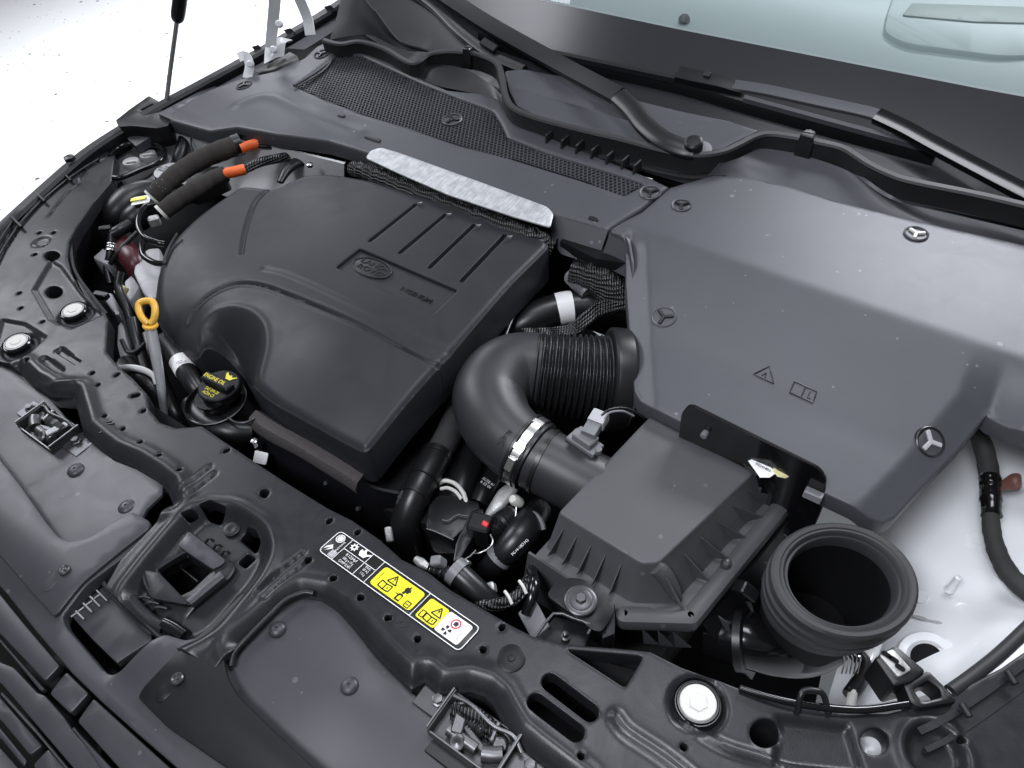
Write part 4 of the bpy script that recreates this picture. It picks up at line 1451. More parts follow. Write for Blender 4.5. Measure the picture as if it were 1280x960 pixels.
tube('edge_line', [P(*q, dz) for q in [(850, -12), (900, 3), (960, 18), (1005, 35), (1040, 52), (1075, 68), (1120, 78), (1180, 88), (1280, 104), (1360, 118)]], .010, M['dashdark'], T_DA, seg=8, flat=.3)
slab('vent_recess', rounded(XY([(1108, 20), (1122, -20), (1300, -10), (1400, 10), (1330, 70), (1250, 72), (1130, 56), (1104, 42)], dz + .02), .03, 4), M['dash'], T_DA, z=dz + .025, th=.03, bev=.006)
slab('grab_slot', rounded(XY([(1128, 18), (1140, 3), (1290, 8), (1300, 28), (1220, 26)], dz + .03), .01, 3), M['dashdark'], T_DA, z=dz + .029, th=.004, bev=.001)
lathe('light_sensor', P(855, 25, .125), [(.014, 0), (.013, .006), (.008, .012), (.0001, .014)], M['mgrey'], T_DA, seg=20)

# A-pillar foot cover at the left end of the screen
rows = [[P(412, 50, .12), P(420, 25, .15), P(428, -10, .20)], [P(432, 46, .125), P(436, 22, .16), P(440, -12, .21)], [P(462, 42, .13), P(452, 20, .165), P(450, -10, .21)], [P(500, 62, .125), P(478, 38, .15), P(462, 8, .19)], [P(545, 66, .125), P(500, 56, .14), P(470, 15, .185)]]
gridsurf('pillar_cover', rows, M['rubber'], None, k=8, it=6, th=.004, label='dark rubber pillar cover at the left corner of the windscreen', cat='pillar cover')

# ------------------------------------------------------------------ wipers


def flat_prof(w, h_):
    return [(-w, -h_ * .6), (w, -h_ * .6), (w, h_ * .15), (w * .86, h_ * .55), (0, h_ * .75), (-w * .86, h_ * .55), (-w, h_ * .15)]


T_W1 = thing('wiper', 'black wiper running up to the top left from its pivot in the well', 'wiper', P(866, 187, .12), 'windscreen wipers')
j = P(772, 119, .16)
sweep('arm', [G(470, -60, .045), G(545, -12, .04), G(610, 30, .036), G(690, 75, .036), j], flat_prof(.020, .009), M['trimdark'], T_W1, n=5, up=GN)
sweep('knuckle', [j, P(790, 136, .157), P(806, 156, .152), P(828, 174, .149), P(852, 184, .147), P(868, 187, .146)], flat_prof(.019, .008), M['black'], T_W1, n=5, up=GN)
lathe('pivot_cap', P(867, 186, .143), [(.017, 0), (.0175, .012), (.0165, .018), (.013, .021), (.0001, .022)], M['black'], T_W1, axis=(0, -.3, .95))
lathe('pivot_washer', P(875, 190, .128), [(.022, 0), (.022, .006), (.012, .008)], M['mgrey'], T_W1, axis=(0, -.3, .95))
sweep('blade', [G(450, -45, .016), G(530, -2, .014), G(575, 40, .013), G(615, 70, .013), G(655, 88, .014)], flat_prof(.012, .012), M['black'], T_W1, n=5, up=GN)
box('blade_clip', G(612, 58, .024), (.05, .02, .008), M['trimdark'], T_W1, axis=GN, xdir=G(640, 75) - G(590, 45), bev=.002)

T_W2 = thing('wiper', 'black wiper lying flat along the windscreen base to the right edge', 'wiper', P(1280, 240, .14), 'windscreen wipers')
sweep('blade', [G(600, 40, .018), G(660, 63, .018), G(740, 80, .018), G(850, 104, .018), G(930, 127, .018), G(1040, 157, .018), G(1170, 192, .018)], [(-.014, -.016), (.014, -.016), (.012, -.004), (.004, .006), (-.004, .006), (-.012, -.004)], M['black'], T_W2, n=5, up=GN)
sweep('spoiler', [G(655, 58, .026), G(740, 76, .028), G(845, 98, .028)], [(-.010, -.004), (.010, -.004), (.004, .004), (-.004, .004)], M['trimdark'], T_W2, n=5, up=GN)
sweep('spoiler', [G(930, 122, .028), G(1040, 152, .028), G(1155, 183, .028)], [(-.008, -.004), (.008, -.004), (.004, .004), (-.004, .004)], M['cowl'], T_W2, n=5, up=GN)  # lighter than the other spoiler, reflected light put into the colour
sweep('connector', [G(848, 92, .03), G(870, 97, .033), G(900, 103, .033), G(918, 108, .03), G(930, 111, .028)], flat_prof(.016, .012), M['trimdark'], T_W2, n=4, up=GN)
raised = box('release_button', G(884, 93, .046), (.014, .011, .002), M['black'], T_W2, axis=GN, bev=.0006)
sweep('arm', [G(915, 106, .034), G(955, 112, .038), G(1020, 126, .042), G(1080, 139, .044), G(1100, 145, .044)], flat_prof(.012, .006), M['cowl'], T_W2, n=5, up=GN)  # grey on a black wiper, paints in the light reflected off it
sweep('arm_root', [G(1096, 144, .044), G(1130, 160, .045), G(1170, 182, .046), G(1280, 240, .05), G(1400, 300, .05)], flat_prof(.015, .011), M['gloss'], T_W2, n=5, up=GN)
# ================================================================== air intake


def loft(name, rings, mt, par=None, cap0=False, cap1=True, smooth=40, **kw):
    n = len(rings[0])
    V = np.vstack(rings)
    F = []
    for i in range(len(rings) - 1):
        for k in range(n):
            F.append((i * n + k, i * n + (k + 1) % n, (i + 1) * n + (k + 1) % n, (i + 1) * n + k))
    if cap0:
        F.append(tuple(range(n - 1, -1, -1)))
    if cap1:
        F.append(tuple(range((len(rings) - 1) * n, len(rings) * n)))
    return mk(name, V, F, mt, par, smooth, **kw)


def ring(quad, z, r_, n=4):
    q = rounded(np.asarray(quad)[:, :2], r_, n)
    return np.column_stack([q, np.full(len(q), z)])


T_BOX = thing('air_filter_box', 'grey ribbed air filter box with a flat lid in front of the battery cover', 'air filter box', (.47, .55, -.15))
qt = np.array([P(697, 641, .02), P(815, 713, .02), P(945, 590, .02), P(812, 520, .02)])[:, :2]
zf_ = -.042
B1, B2 = P(780, 772, zf_)[:2], P(862, 774, zf_)[:2]
qf = np.array([(qt[0][0] - .012, B1[1] + .010), B1, B2, P(1004, 600, zf_)[:2], (qt[3][0] - .006, qt[3][1] + .02)])
qt = np.array([qt[0], qt[0] + (qt[1] - qt[0]) * .90, qt[1] + (qt[2] - qt[1]) * .06, qt[2], qt[3]])
cq = qt.mean(0)
rings = [ring(qf, zf_, .008), ring(qt + (qf - qt) * .55, zf_ + .002, .010), ring(qt + (qf - qt) * .46, zf_ + .008, .010), ring(qt + (qf - qt) * .06, .010, .008), ring(qt, .0165, .007), ring(qt + (cq - qt) * .012, .0192, .007), ring(qt + (cq - qt) * .03, .0202, .007), ring(qt + (cq - qt) * .06, .0203, .007), ring(qt + (cq - qt) * .10, .0203, .007)]
lid = loft('lid', rings, M['box'], T_BOX)
# chamfered front right corner of the lid: little scoop with a pin
c = P(828, 716, .0)
tube('corner_scoop', [P(818, 709, .012), P(828, 716, .002), P(840, 735, -.02), P(848, 750, -.036)], [.010, .012, .010, .006], M['box'], T_BOX, seg=12)
tube('corner_pin', [P(833, 723, .006), P(843, 742, -.012), P(857, 768, -.034)], .0022, M['box'], T_BOX, seg=8, n=2)
# flange bars
fl_z = zf_ + .006
fprof = [(-.013, -.014), (.013, -.014), (.0145, -.004), (.011, .005), (.004, .008), (-.004, .008), (-.011, .004), (-.013, -.004)]
gridsurf('front_skirt', [[np.append(qf[0] + (qf[1] - qf[0]) * t, zf_ + .003), np.append(qf[0] + (qf[1] - qf[0]) * t + np.array([-.002, -.012]), zf_ - .05), np.append(qf[0] + (qf[1] - qf[0]) * t + np.array([0, -.004]), zf_ - .12)] for t in (-.06, .3, .6, .94)], M['box'], T_BOX, k=5, it=2, th=.004)
sweep('flange', [np.append(qf[1] + (qf[2] - qf[1]) * t, fl_z) for t in (0, .5, 1)], fprof, M['box'], T_BOX, n=3)
sweep('flange', [np.append(qf[2] + (qf[3] - qf[2]) * t, fl_z) for t in (0, .5, 1)], fprof, M['box'], T_BOX, n=3)
for k in (1, 2):
    lathe('flange_corner', np.append(qf[k], fl_z - .014), [(.013, 0), (.0145, .010), (.011, .019), (.004, .022), (.0001, .022)], M['box'], T_BOX, seg=18)


def fin(a, b, c_, par, name='fin', th=.0016):
    """thin triangular stiffening rib through three points"""
    a, b, c_ = (np.asarray(q, float) for q in (a, b, c_))
    n_ = np.cross(b - a, c_ - a)
    n_ /= np.linalg.norm(n_)
    V = [q + n_ * s * th / 2 for s in (1, -1) for q in (a, b, c_)]
    return mk(name, V, [(0, 1, 2), (5, 4, 3), (0, 3, 4, 1), (1, 4, 5, 2), (2, 5, 3, 0)], M['mgrey'] if False else M['box'], par, smooth=None)


def wall_fin(a0, a1, b0, b1, t):
    T0 = a0 + (a1 - a0) * t
    B0 = b0 + (b1 - b0) * t
    W = T0 + (B0 - T0) * .46
    fin(np.append(T0 + (B0 - T0) * .16, .004), np.append(T0 + (B0 - T0) * .84, zf_ + .012), np.append(W, zf_ + .002), T_BOX)


for t in (.20, .36, .52, .68, .84):
    wall_fin(qt[2], qt[3], qf[2], qf[3], t)
for t in (.12, .28, .45, .62, .80):
    wall_fin(qt[0], qt[1], qf[0], qf[1], t)
# lower half
qb = qf + (cq - qf) * .12
rings = [ring(qb + (cq - qb) * .18, -.33, .02), ring(qb, zf_ - .008, .014)]
loft('base', rings, M['black'], T_BOX, cap1=False)
for (u, v), (u2, v2) in [((803, 786), (822, 805)), ((822, 788), (842, 808)), ((842, 790), (864, 809))]:
    fin(P(u, v, -.055), P(u2, v2, -.09), P(u + 2, v + 18, -.1), T_BOX)
# side wall of the lower half to the right, with a clip and screw
rows = [[P(878, 780, -.055), P(905, 815, -.12), P(940, 850, -.22)], [P(905, 748, -.055), P(925, 785, -.12), P(955, 820, -.22)], [P(960, 685, -.055), P(975, 720, -.12), P(990, 760, -.22)], [P(1005, 625, -.055), P(1015, 660, -.12), P(1020, 700, -.22)]]
gridsurf('side_wall', rows, M['black'], T_BOX, k=5, it=2, th=.004)
for k, (u, v) in enumerate([(898, 770), (925, 738), (955, 702), (980, 668)]):
    fin(P(u, v, -.05), P(u + 22, v + 40, -.13), P(u + 12, v + 8, -.06), T_BOX)
c = P(907, 706, -.028)
lathe('lid_screw', c, [(.0075, 0), (.0075, .004), (.006, .006), (.0035, .004), (.0001, .004)], M['dsteel'], T_BOX, seg=18)
box('lid_clip', P(925, 737, -.055), (.03, .018, .022), M['black'], T_BOX, axis=(.7, -.2, .7), bev=.002)
slab('rear_tab', rounded(XY([(940, 590), (960, 590), (975, 592), (968, 604), (950, 612)], -.01), .002, 2), M['box'], T_BOX, z=-.008, th=.012, bev=.002)

# ------------------------------------------------------------------ snorkel
T_SN = thing('intake_snorkel', 'oval rubber intake mouth with ringed lip, open towards the bonnet', 'intake', P(1053, 728, -.1))
c = P(1056, 722, .028)
ax = (.09, -.03, 1)
xd = (.72, .69, 0)
L = dict(axis=ax, xdir=xd, seg=64, sx=1.10, sy=.93)
lathe('lip', c, [(.060, -.03), (.0605, -.012), (.0625, -.007), (.0655, -.0075), (.0665, -.003), (.069, .0), (.072, -.0012), (.0735, .0005), (.0785, .001), (.082, -.002), (.0835, -.008), (.0825, -.013), (.0795, -.015), (.0805, -.018), (.0835, -.021), (.084, -.028), (.0825, -.032), (.079, -.034), (.080, -.037),
                 (.0825, -.040), (.0825, -.047), (.0805, -.051), (.077, -.053), (.078, -.057), (.079, -.062), (.0775, -.072), (.073, -.076)], M['lip'], T_SN, cap=False, **L)
lathe('throat', c, [(.0735, -.076), (.058, -.17), (.0001, -.175)], M['dark'], T_SN, cap=False, **L)  # near-black colour stands in for shade down the throat and inner wall
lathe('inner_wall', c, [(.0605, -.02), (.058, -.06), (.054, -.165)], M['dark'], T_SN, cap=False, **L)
tube('duct', [P(1040, 790, -.215), P(1010, 805, -.18), P(975, 808, -.14), P(935, 800, -.115), P(890, 790, -.13)], [.046, .044, .042, .038, .036], M['gloss'], T_SN, seg=24, n=5)
lathe('duct_collar', P(925, 800, -.108), [(.037, -.006), (.042, -.004), (.042, .006), (.037, .008)], M['black'], T_SN, axis=P(985, 800, -.085) - P(935, 795, -.10), seg=24)

# ------------------------------------------------------------------ big intake elbow
T_EL = thing('intake_elbow', 'fat black intake elbow bending from the filter box into ribbed bellows', 'intake hose', P(640, 500, -.1))
# centre line: out of the box to the left, round, and back to the right under the battery cover
path = [P(668, 571, -.012), P(645, 555, -.008), P(622, 530, -.004), P(612, 500, -.002), P(623, 476, -.002), P(645, 464, -.006), P(672, 464, -.012)]
tube('elbow', path, [.053, .054, .057, .060, .062, .063, .064], M['duct'], T_EL, seg=40, n=8)
bp = [P(668, 464, -.011), P(700, 468, -.017), P(735, 472, -.024), P(765, 474, -.030)]
tube('bellows', bp, [.064, .066, .068, .070], M['hose'], T_EL, seg=48, n=64, wave=lambda t: .0034 * math.cos(t / .0098 * 2 * math.pi))
ca, cb_ = P(757, 474, -.028), P(800, 477, -.038)
lathe('collar', ca, [(.060, -.002), (.082, 0), (.086, .003), (.087, .008), (.0865, .030), (.083, .034), (.06, .036)], M['hose'], T_EL, axis=cb_ - ca, seg=56, smooth=28)
raise_ = [raised_line('a', [(622, 556), (627, 552), (631, 544), (625, 549)], None, -.008 + .052, .0008), raised_line('b', [(632, 543), (637, 538), (639, 541)], None, .046, .0008, closed=False)]
merge('moulded_mark', raise_, T_EL)
T_NK = thing('intake_neck', 'smooth black intake neck between the hose clamp and the filter box', 'intake neck', P(710, 590, -.06))
nk = [P(668, 571, -.012), P(690, 582, -.016), P(720, 598, -.022), P(752, 614, -.03)]
tube('pipe', nk, [.050, .050, .050, .050], M['duct'], T_NK, seg=40, n=5)
tube('bead', [P(678, 576, -.014), P(683, 578.5, -.0148)], .0525, M['black'], T_NK, seg=40, n=2)
T_CL = thing('hose_clamp', 'shiny steel worm clamp round the intake elbow', 'hose clamp', P(660, 567, 0))
c0, c1 = P(655, 562, -.010), P(668, 570, -.013)
axv = c1 - c0
lathe('band', c0, [(.0545, 0), (.0575, 0), (.0575, .013), (.0545, .013)], M['steel'], T_CL, axis=axv, seg=48)
lathe('rubber_bead', c0, [(.054, -.008), (.0585, -.006), (.0585, -.002), (.054, 0)], M['black'], T_CL, axis=axv, seg=48)
lathe('rubber_bead', c0, [(.052, .015), (.0565, .017), (.0565, .021), (.052, .023)], M['black'], T_CL, axis=axv, seg=48)
axn = axv / np.linalg.norm(axv)
vdir = np.cross(axn, np.array([0, 0, 1.0]))
vdir = vdir / np.linalg.norm(vdir)
top = np.cross(vdir, axn)
for ang, s in ((-1.02, (.022, .013, .006)), (-.55, (.010, .018, .004)), (.35, (.010, .018, .003))):
    dn = vdir * math.sin(ang) * (-1) + top * math.cos(ang)
    dn = top * math.cos(ang) + (-vdir if (P(640, 580, 0) - c0) @ -vdir > 0 else vdir) * math.sin(-ang)
    box('worm_housing' if s[0] > .02 else 'tab', c0 + axn * .0065 + dn * .0570, s, M['steel'], T_CL, axis=dn, xdir=np.cross(dn, axn), bev=.0012)

# air mass sensor on the neck
T_MAF = thing('air_mass_sensor', 'grey air mass sensor with plug on top of the intake neck', 'sensor', P(735, 545, .02))
sb = P(731, 552, .030)
axs = np.array([0.05, .05, 1.0])
xd = P(760, 568, .03) - P(715, 540, .03)
box('flange', sb - np.array([0, 0, .006]), (.050, .026, .008), M['mgrey'], T_MAF, axis=axs, xdir=xd, bev=.0015)
box('body', sb + np.array([0, 0, .001]), (.034, .022, .014), M['mgrey'], T_MAF, axis=axs, xdir=xd, bev=.002)
pd_ = P(752, 517, .05) - P(735, 545, .045)
box('plug_socket', P(735, 545, .046), (.022, .016, .022), M['mgrey'], T_MAF, axis=pd_, xdir=xd, bev=.0015)
box('plug', P(744, 531, .050), (.025, .019, .022), M['grey'], T_MAF, axis=pd_, xdir=xd, bev=.002)
for u, v in [(717, 545), (748, 563)]:
    lathe('screw', P(u, v, .030), [(.005, -.004), (.005, .003), (.003, .004), (.0001, .0035)], M['mgrey'], T_MAF, seg=14)
tube('lead', [P(752, 520, .06), P(760, 513, .062), P(775, 510, .055), P(790, 513, .04), P(805, 522, .02)], .0022, M['black'], T_MAF, seg=8)
tube('lead', [P(756, 524, .06), P(762, 516, .064), P(778, 514, .058), P(792, 520, .04)], .0018, M['mgrey'], T_MAF, seg=8)

# ------------------------------------------------------------------ battery tray plate behind the box
T_BP = thing('battery_tray_plate', 'glossy black upright plate between filter box and battery cover', 'plate', P(940, 570, 0))
yp = .687
PL = lambda u, v: on_plane(u, v, (0, yp, 0), np.array([0, 1.0, 0]))
pp = np.array([PL(u, v) for u, v in [(849, 548), (853, 515), (863, 503), (1025, 583), (1034, 596), (1030, 632), (1000, 700), (900, 640)]])
pp = rounded(pp[:, [0, 2]], .010, 4)
prism('sheet', (0, yp, 0), pp, .004, M['gloss'], T_BP, axis=(0, -1, 0), xdir=(1, 0, 0), bev=.0012)
prism('rivet', PL(884, 538) + np.array([0, -.004, 0]), [(.005 * math.cos(a), .005 * math.sin(a)) for a in np.linspace(0, 6.283, 10, False)], .010, M['mgrey'], T_BP, axis=(0, -1, 0), bev=.001)
box('corner_bracket', PL(1020, 612) + np.array([0, -.006, 0]), (.024, .012, .012), M['mgrey'], T_BP, axis=(0, -1, .2), bev=.001)
T_HR = thing('tape_harness', 'cloth taped wiring loom with a white tag behind the filter box lid', 'wiring loom', P(905, 552, 0))
tube('loom', [P(855, 533, .014), P(875, 541, .024), P(900, 550, .030), (P(918, 560, .030)), P(932, 573, .026), P(944, 592, .010)], [.006, .007, .0075, .0085, .009, .009], M['tape'], T_HR, seg=12, wave=lambda t: .0006 * math.sin(t * 700))
mk('white_tag', [P(935, 576, .040), P(945, 572, .044), P(972, 590, .042), P(962, 597, .036), P(950, 597, .034)], [(0, 1, 2, 3, 4)], M['swhite'], T_HR, smooth=None)
text('tag_print', '02241803', P(954, 584, .0425), P(972, 593, .0148) - P(940, 576, .0148), P(960, 575, .0148) - P(952, 590, .0148), .0055, M['sticker'], T_HR, ext=.0001)
mk('yellow_tag', [P(966, 589, .042), P(968, 578, .048), (P(970, 568, .052)), P(974, 567, .052), P(984, 578, .050), P(990, 594, .042), P(982, 598, .038), P(972, 596, .040)], [(0, 1, 2, 3, 4, 5, 6, 7)], M['straw'], T_HR, smooth=None)

# ------------------------------------------------------------------ charge pipe with white band and wires behind the bellows
T_CP = thing('charge_pipe', 'black charge air pipe with a white paper band behind the bellows', 'pipe', P(700, 385, -.05))
cpth = [P(620, 425, -.09), P(650, 408, -.06), P(680, 392, -.045), P(710, 384, -.04), P(745, 382, -.04), P(790, 385, -.05)]
tube('pipe', cpth, [.030, .031, .030, .029, .029, .029], M['hose'], T_CP, seg=24, n=6)
tube('paper_band', [P(697, 386.5, -.0415), P(706, 384.5, -.040), P(715, 383.3, -.040)], .0302, M['swhite'], T_CP, seg=24, n=3)
T_WR = thing('wire_bundle', 'bundle of thin black braided wires above the bellows', 'wires', P(720, 410, .0))
for k, (du, dv) in enumerate([(0, 0), (1, 4), (2, 8), (-2, -4)]):
    tube('wire', [P(655 + du, 414 + dv * .4, -.01), P(690 + du, 414 + dv * .6, .0), P(715 + du, 410 + dv * .8, .005), P(735 + du, 395 + dv, .008), P(752 + du, 382 + dv, .006), P(785 + du, 376 + dv, 0)], .0036, M['braid'], T_WR, seg=8)
tube('braided_lagging', [P(715, 338, .02), P(745, 348, .015), P(765, 365, .0), P(778, 385, -.02)], [.022, .028, .03, .028], M['braid'], None, seg=18, n=6, wave=lambda t: .001 * math.sin(t * 240), label='black braided lagging in the corner under the cover seam', cat='insulation')
tube('corrugated_conduit', [P(712, 345, .0), P(722, 352, .002), P(735, 366, -.005)], [.013, .016, .014], M['mgrey'], None, seg=18, n=14, wave=lambda t: .0012 * math.sin(t * 1500), label='short grey corrugated conduit above the white banded pipe', cat='conduit')
tube('vacuum_rod', [P(622, 440, -.02), P(632, 420, -.02), P(640, 400, -.02), P(648, 386, -.02)], .0028, M['dsteel'], None, seg=8, label='thin dark rod beside the right flank of the engine cover', cat='rod')

# ------------------------------------------------------------------ hoses between engine and filter box
T_H1 = thing('coolant_hose', 'thick black jointed coolant hose right of the engine cover corner', 'hose', P(530, 600, -.1), 'hoses in the gap')
tube('cloth_section', [P(590, 478, -.10), P(575, 510, -.08), P(560, 545, -.07), P(545, 572, -.065)], [.019, .022, .022, .021], M['tape'], T_H1, seg=18)
tube('rubber_section', [P(548, 566, -.066), P(536, 588, -.064), P(522, 614, -.068), P(511, 640, -.085), P(507, 662, -.11), P(512, 690, -.15)], [.024, .0245, .024, .024, .024, .022], M['hose'], T_H1, seg=24, n=8)
for u, v, z in [(545, 571, -.065), (530, 600, -.0645), (518, 623, -.072), (507, 662, -.108)]:
    a = P(u, v, z)
    b = P(u + 6, v - 11, z)
    lathe('band', a, [(.0238, -.002), (.0262, -.001), (.0262, .001), (.0238, .002)], M['black'], T_H1, axis=b - a, seg=24, cap=False)
tube('side_strip', [P(527, 585, -.05), P(512, 605, -.055), P(500, 622, -.06), P(498, 640, -.08)], .004, M['tape'], T_H1, seg=8, wave=lambda t: .001 * math.sin(t * 800))
T_H2 = thing('rubber_hose', 'black rubber hose with a white plastic clip behind the housing', 'hose', P(575, 600, -.12), 'hoses in the gap')
tube('hose', [P(608, 530, -.13), P(595, 560, -.11), P(585, 590, -.10), P(575, 615, -.10), P(570, 640, -.11)], .023, M['hose'], T_H2, seg=20)
cc = P(569, 612, -.098)
a_ = P(580, 600, -.095) - P(570, 625, -.10)
tube('white_clip', [P(549, 604, -.075), P(556, 601, -.072), P(566, 603, -.070), P(574, 609, -.070), P(580, 618, -.072), P(583, 628, -.078)], .0035, M['plug'], T_H2, seg=8)
tube('white_clip', [P(551, 611, -.078), P(560, 610, -.073), P(570, 615, -.071), P(577, 624, -.075)], .003, M['plug'], T_H2, seg=8)
T_H3 = thing('label_hose', 'slim black hose with white printing below the intake elbow', 'hose', P(605, 605, -.1), 'hoses in the gap')
tube('hose', [P(636, 575, -.12), P(620, 592, -.105), P(608, 610, -.10), P(598, 630, -.105)], .0165, M['hose'], T_H3, seg=18)
text('print', 'EU5E 01\n6 22 04', P(609, 604, -.083), P(618, 610, -.083) - P(600, 597, -.083), P(620, 590, -.083) - P(608, 606, -.083), .007, M['swhite'], T_H3, ext=.0001)
tube('strut_casting', [P(580, 535, -.14), P(568, 560, -.12), P(556, 590, -.12), P(545, 615, -.13), (P(537, 645, -.15))], [.016, .014, .013, .014, .012], M['cast'], None, seg=12, flat=.5, label='grey cast aluminium arm between the two thick hoses', cat='casting')
tube('alloy_bracket', [P(652, 585, -.06), P(644, 605, -.065), P(632, 618, -.07), P(620, 632, -.075), P(608, 645, -.085)], [.006, .008, .013, .010, .005], M['cast'], None, seg=10, flat=.35, label='bright alloy bracket strip hanging from the intake elbow clamp', cat='bracket')

T_TH = thing('thermostat_housing', 'black thermostat housing block in front of the hoses', 'housing', P(560, 660, -.12))
zt_ = -.075
slab('cover', rounded(XY([(535, 632), (548, 618), (575, 620), (600, 628), (598, 640), (588, 652), (578, 662), (566, 674), (532, 660)], zt_), .006, 3), M['black'], T_TH, z=lambda x, y: zt_ - .02 * sstep(.30, .24, y) * 0, th=.06, bev=.003)
slab('tall_rib', rounded(XY([(588, 640), (604, 636), (598, 662), (576, 700), (566, 705), (570, 680)], -.07), .004, 3), M['black'], T_TH, z=-.066, th=.08, bev=.003)
tube('wire_spring', [P(553, 650, -.07), P(560, 651, -.069), P(572, 644, -.069), P(580, 645, -.069), P(590, 645, -.069)], .0013, M['steel'], T_TH, seg=6)
tube('edge_wire', [P(533, 661, -.074), P(545, 665, -.0735), P(567, 675, -.073)], .0012, M['steel'], T_TH, seg=6)
loft('lower_body', [ring(XY([(535, 660), (575, 680), (570, 720), (540, 715)], -.2), -.3, .01), ring(XY([(530, 655), (585, 665), (590, 700), (545, 700)], -.13), -.11, .01)], M['black'], T_TH)
box('red_lock', P(607, 655, -.05), (.010, .008, .010), M['red'], None, bev=.0015, axis=(.3, -.4, .8), label='small red locking clip on the black connector', cat='clip')
T_CN = thing('black_connector', 'black ribbed connector stack beside the red clip', 'connector', P(615, 668, -.08))
box('body', P(603, 672, -.09), (.034, .030, .045), M['black'], T_CN, bev=.003, xdir=(1, .3, 0))
tube('ribbed_boot', [P(612, 668, -.07), P(626, 656, -.07), P(640, 645, -.075)], .017, M['black'], T_CN, seg=16, n=14, wave=lambda t: .0018 * math.sin(t * 1100))
T_WL = thing('steel_wires', 'bent bright steel clip wires low in the hose gap', 'clip wire', P(610, 690, -.08))
tube('wire', [P(613, 668, -.05), P(616, 677, -.05), P(611, 685, -.052), P(600, 691, -.055), P(590, 692, -.06)], .0014, M['steel'], T_WL, seg=6)
tube('wire', [P(595, 688, -.05), P(588, 695, -.052), P(580, 700, -.055), P(573, 705, -.058)], .0014, M['steel'], T_WL, seg=6)
tube('wire', [P(645, 625, -.05), P(645, 640, -.055), P(642, 655, -.06), P(632, 671, -.066)], .0016, M['steel'], T_WL, seg=6)
lathe('stud', P(645, 626, -.05), [(.008, -.01), (.009, .004), (.006, .010), (.0001, .011)], M['plug'], T_WL, seg=14, axis=(-.3, -.4, .8))
T_H4 = thing('elbow_hose', 'short fat rubber elbow hose with grey clamp and white printing', 'hose', P(645, 675, -.08), 'hoses in the gap')
tube('hose', [P(672, 640, -.10), P(664, 652, -.075), P(652, 668, -.065), P(638, 684, -.07), P(624, 698, -.085), P(610, 714, -.11)], [.022, .024, .0245, .022, .019, .018], M['hose'], T_H4, seg=22)
tube('grey_clamp', [P(659, 641, -.062), P(668, 644, -.058), P(676, 652, -.058), P(679, 662, -.064)], .0045, M['mgrey'], T_H4, seg=8, flat=2.0)
tube('end_ring', [P(629, 692, -.079), P(622, 700, -.086)], .0205, M['mgrey'], T_H4, seg=20, n=3)
text('print', 'HL14-18D343', P(650, 684, -.047), P(659, 676, -.045) - P(642, 692, -.05), P(645, 676, -.045) - P(652, 684, -.05), .0055, M['swhite'], T_H4, ext=.0001)
T_H5 = thing('drain_pipe', 'dark grey pipe stub with collar at the edge of the lock panel', 'pipe', P(590, 730, -.05), 'hoses in the gap')
tube('pipe', [P(572, 716, -.03), P(586, 729, -.035), P(602, 744, -.045), P(618, 758, -.06)], [.017, .0165, .016, .014], M['hose'], T_H5, seg=20)
tube('collar', [P(566, 711, -.028), P(575, 719, -.031)], .020, M['mgrey'], T_H5, seg=20, n=3)
T_BC = thing('braided_cable', 'black white flecked braided cable with two white ties curving to the lock panel', 'cable', P(640, 745, -.04))
tube('cable', [P(598, 757, -.045), P(615, 757, -.035), P(635, 752, -.03), P(652, 740, -.032), P(662, 722, -.05), P(668, 700, -.08)], .0085, M['braid'], T_BC, seg=14)
for u, v in [(634, 743), (652, 730)]:
    tube('white_tie', [P(u - 3, v - 4, -.02), P(u + 2, v + 3, -.018), P(u + 6, v + 12, -.022)], .0022, M['plug'], T_BC, seg=6)
tube('black_loop', [P(664, 716, -.05), P(668, 728, -.035), P(665, 745, -.035), P(658, 768, -.05)], .008, M['gloss'], None, seg=12, label='glossy black loop beside the braided cable', cat='cable')
T_PL = thing('quick_connector', 'grey and silver quick connector lying on the edge of the lock panel', 'connector', P(540, 708, -.02))
tube('tip', [P(520, 699, -.02), P(527, 704, -.018), P(535, 709, -.018), P(542, 713, -.02)], [.005, .007, .005, .006], M['cast'], T_PL, seg=12, n=4)
tube('barrel', [P(536, 709, -.02), P(548, 714, -.022), P(560, 716, -.026), P(572, 716, -.03)], [.008, .009, .009, .007], M['black'], T_PL, seg=14, n=12, wave=lambda t: .001 * math.sin(t * 1200))
box('grey_latch', P(552, 706, -.02), (.016, .014, .020), M['mgrey'], T_PL, bev=.002, axis=(-.2, -.3, .9), xdir=(.8, .5, 0))
box('silver_tab', P(487, 668, -.05), (.010, .022, .006), M['cast'], None, bev=.002, axis=(.1, -.6, .8), xdir=(.6, .6, 0), label='pale metal tab under the jointed hose end', cat='tab')
box('metal_foot', P(612, 738, -.06), (.022, .014, .012), M['cast'], None, bev=.002, axis=(-.2, -.3, .9), xdir=(.7, .7, 0), label='grey metal foot below the elbow hose', cat='bracket')
box('wire_stud', P(584, 706, -.055), (.009, .012, .012), M['cast'], None, bev=.002, axis=(0, -.4, .9), label='small silver stud between quick connector and elbow hose', cat='stud')
box('pale_sheet', P(668, 775, -.05), (.03, .05, .003), M['mgrey'], None, bev=.001, axis=(-.4, -.3, .8), xdir=(.5, .8, 0), label='pale grey sheet edge beside the mounting bracket', cat='sheet')

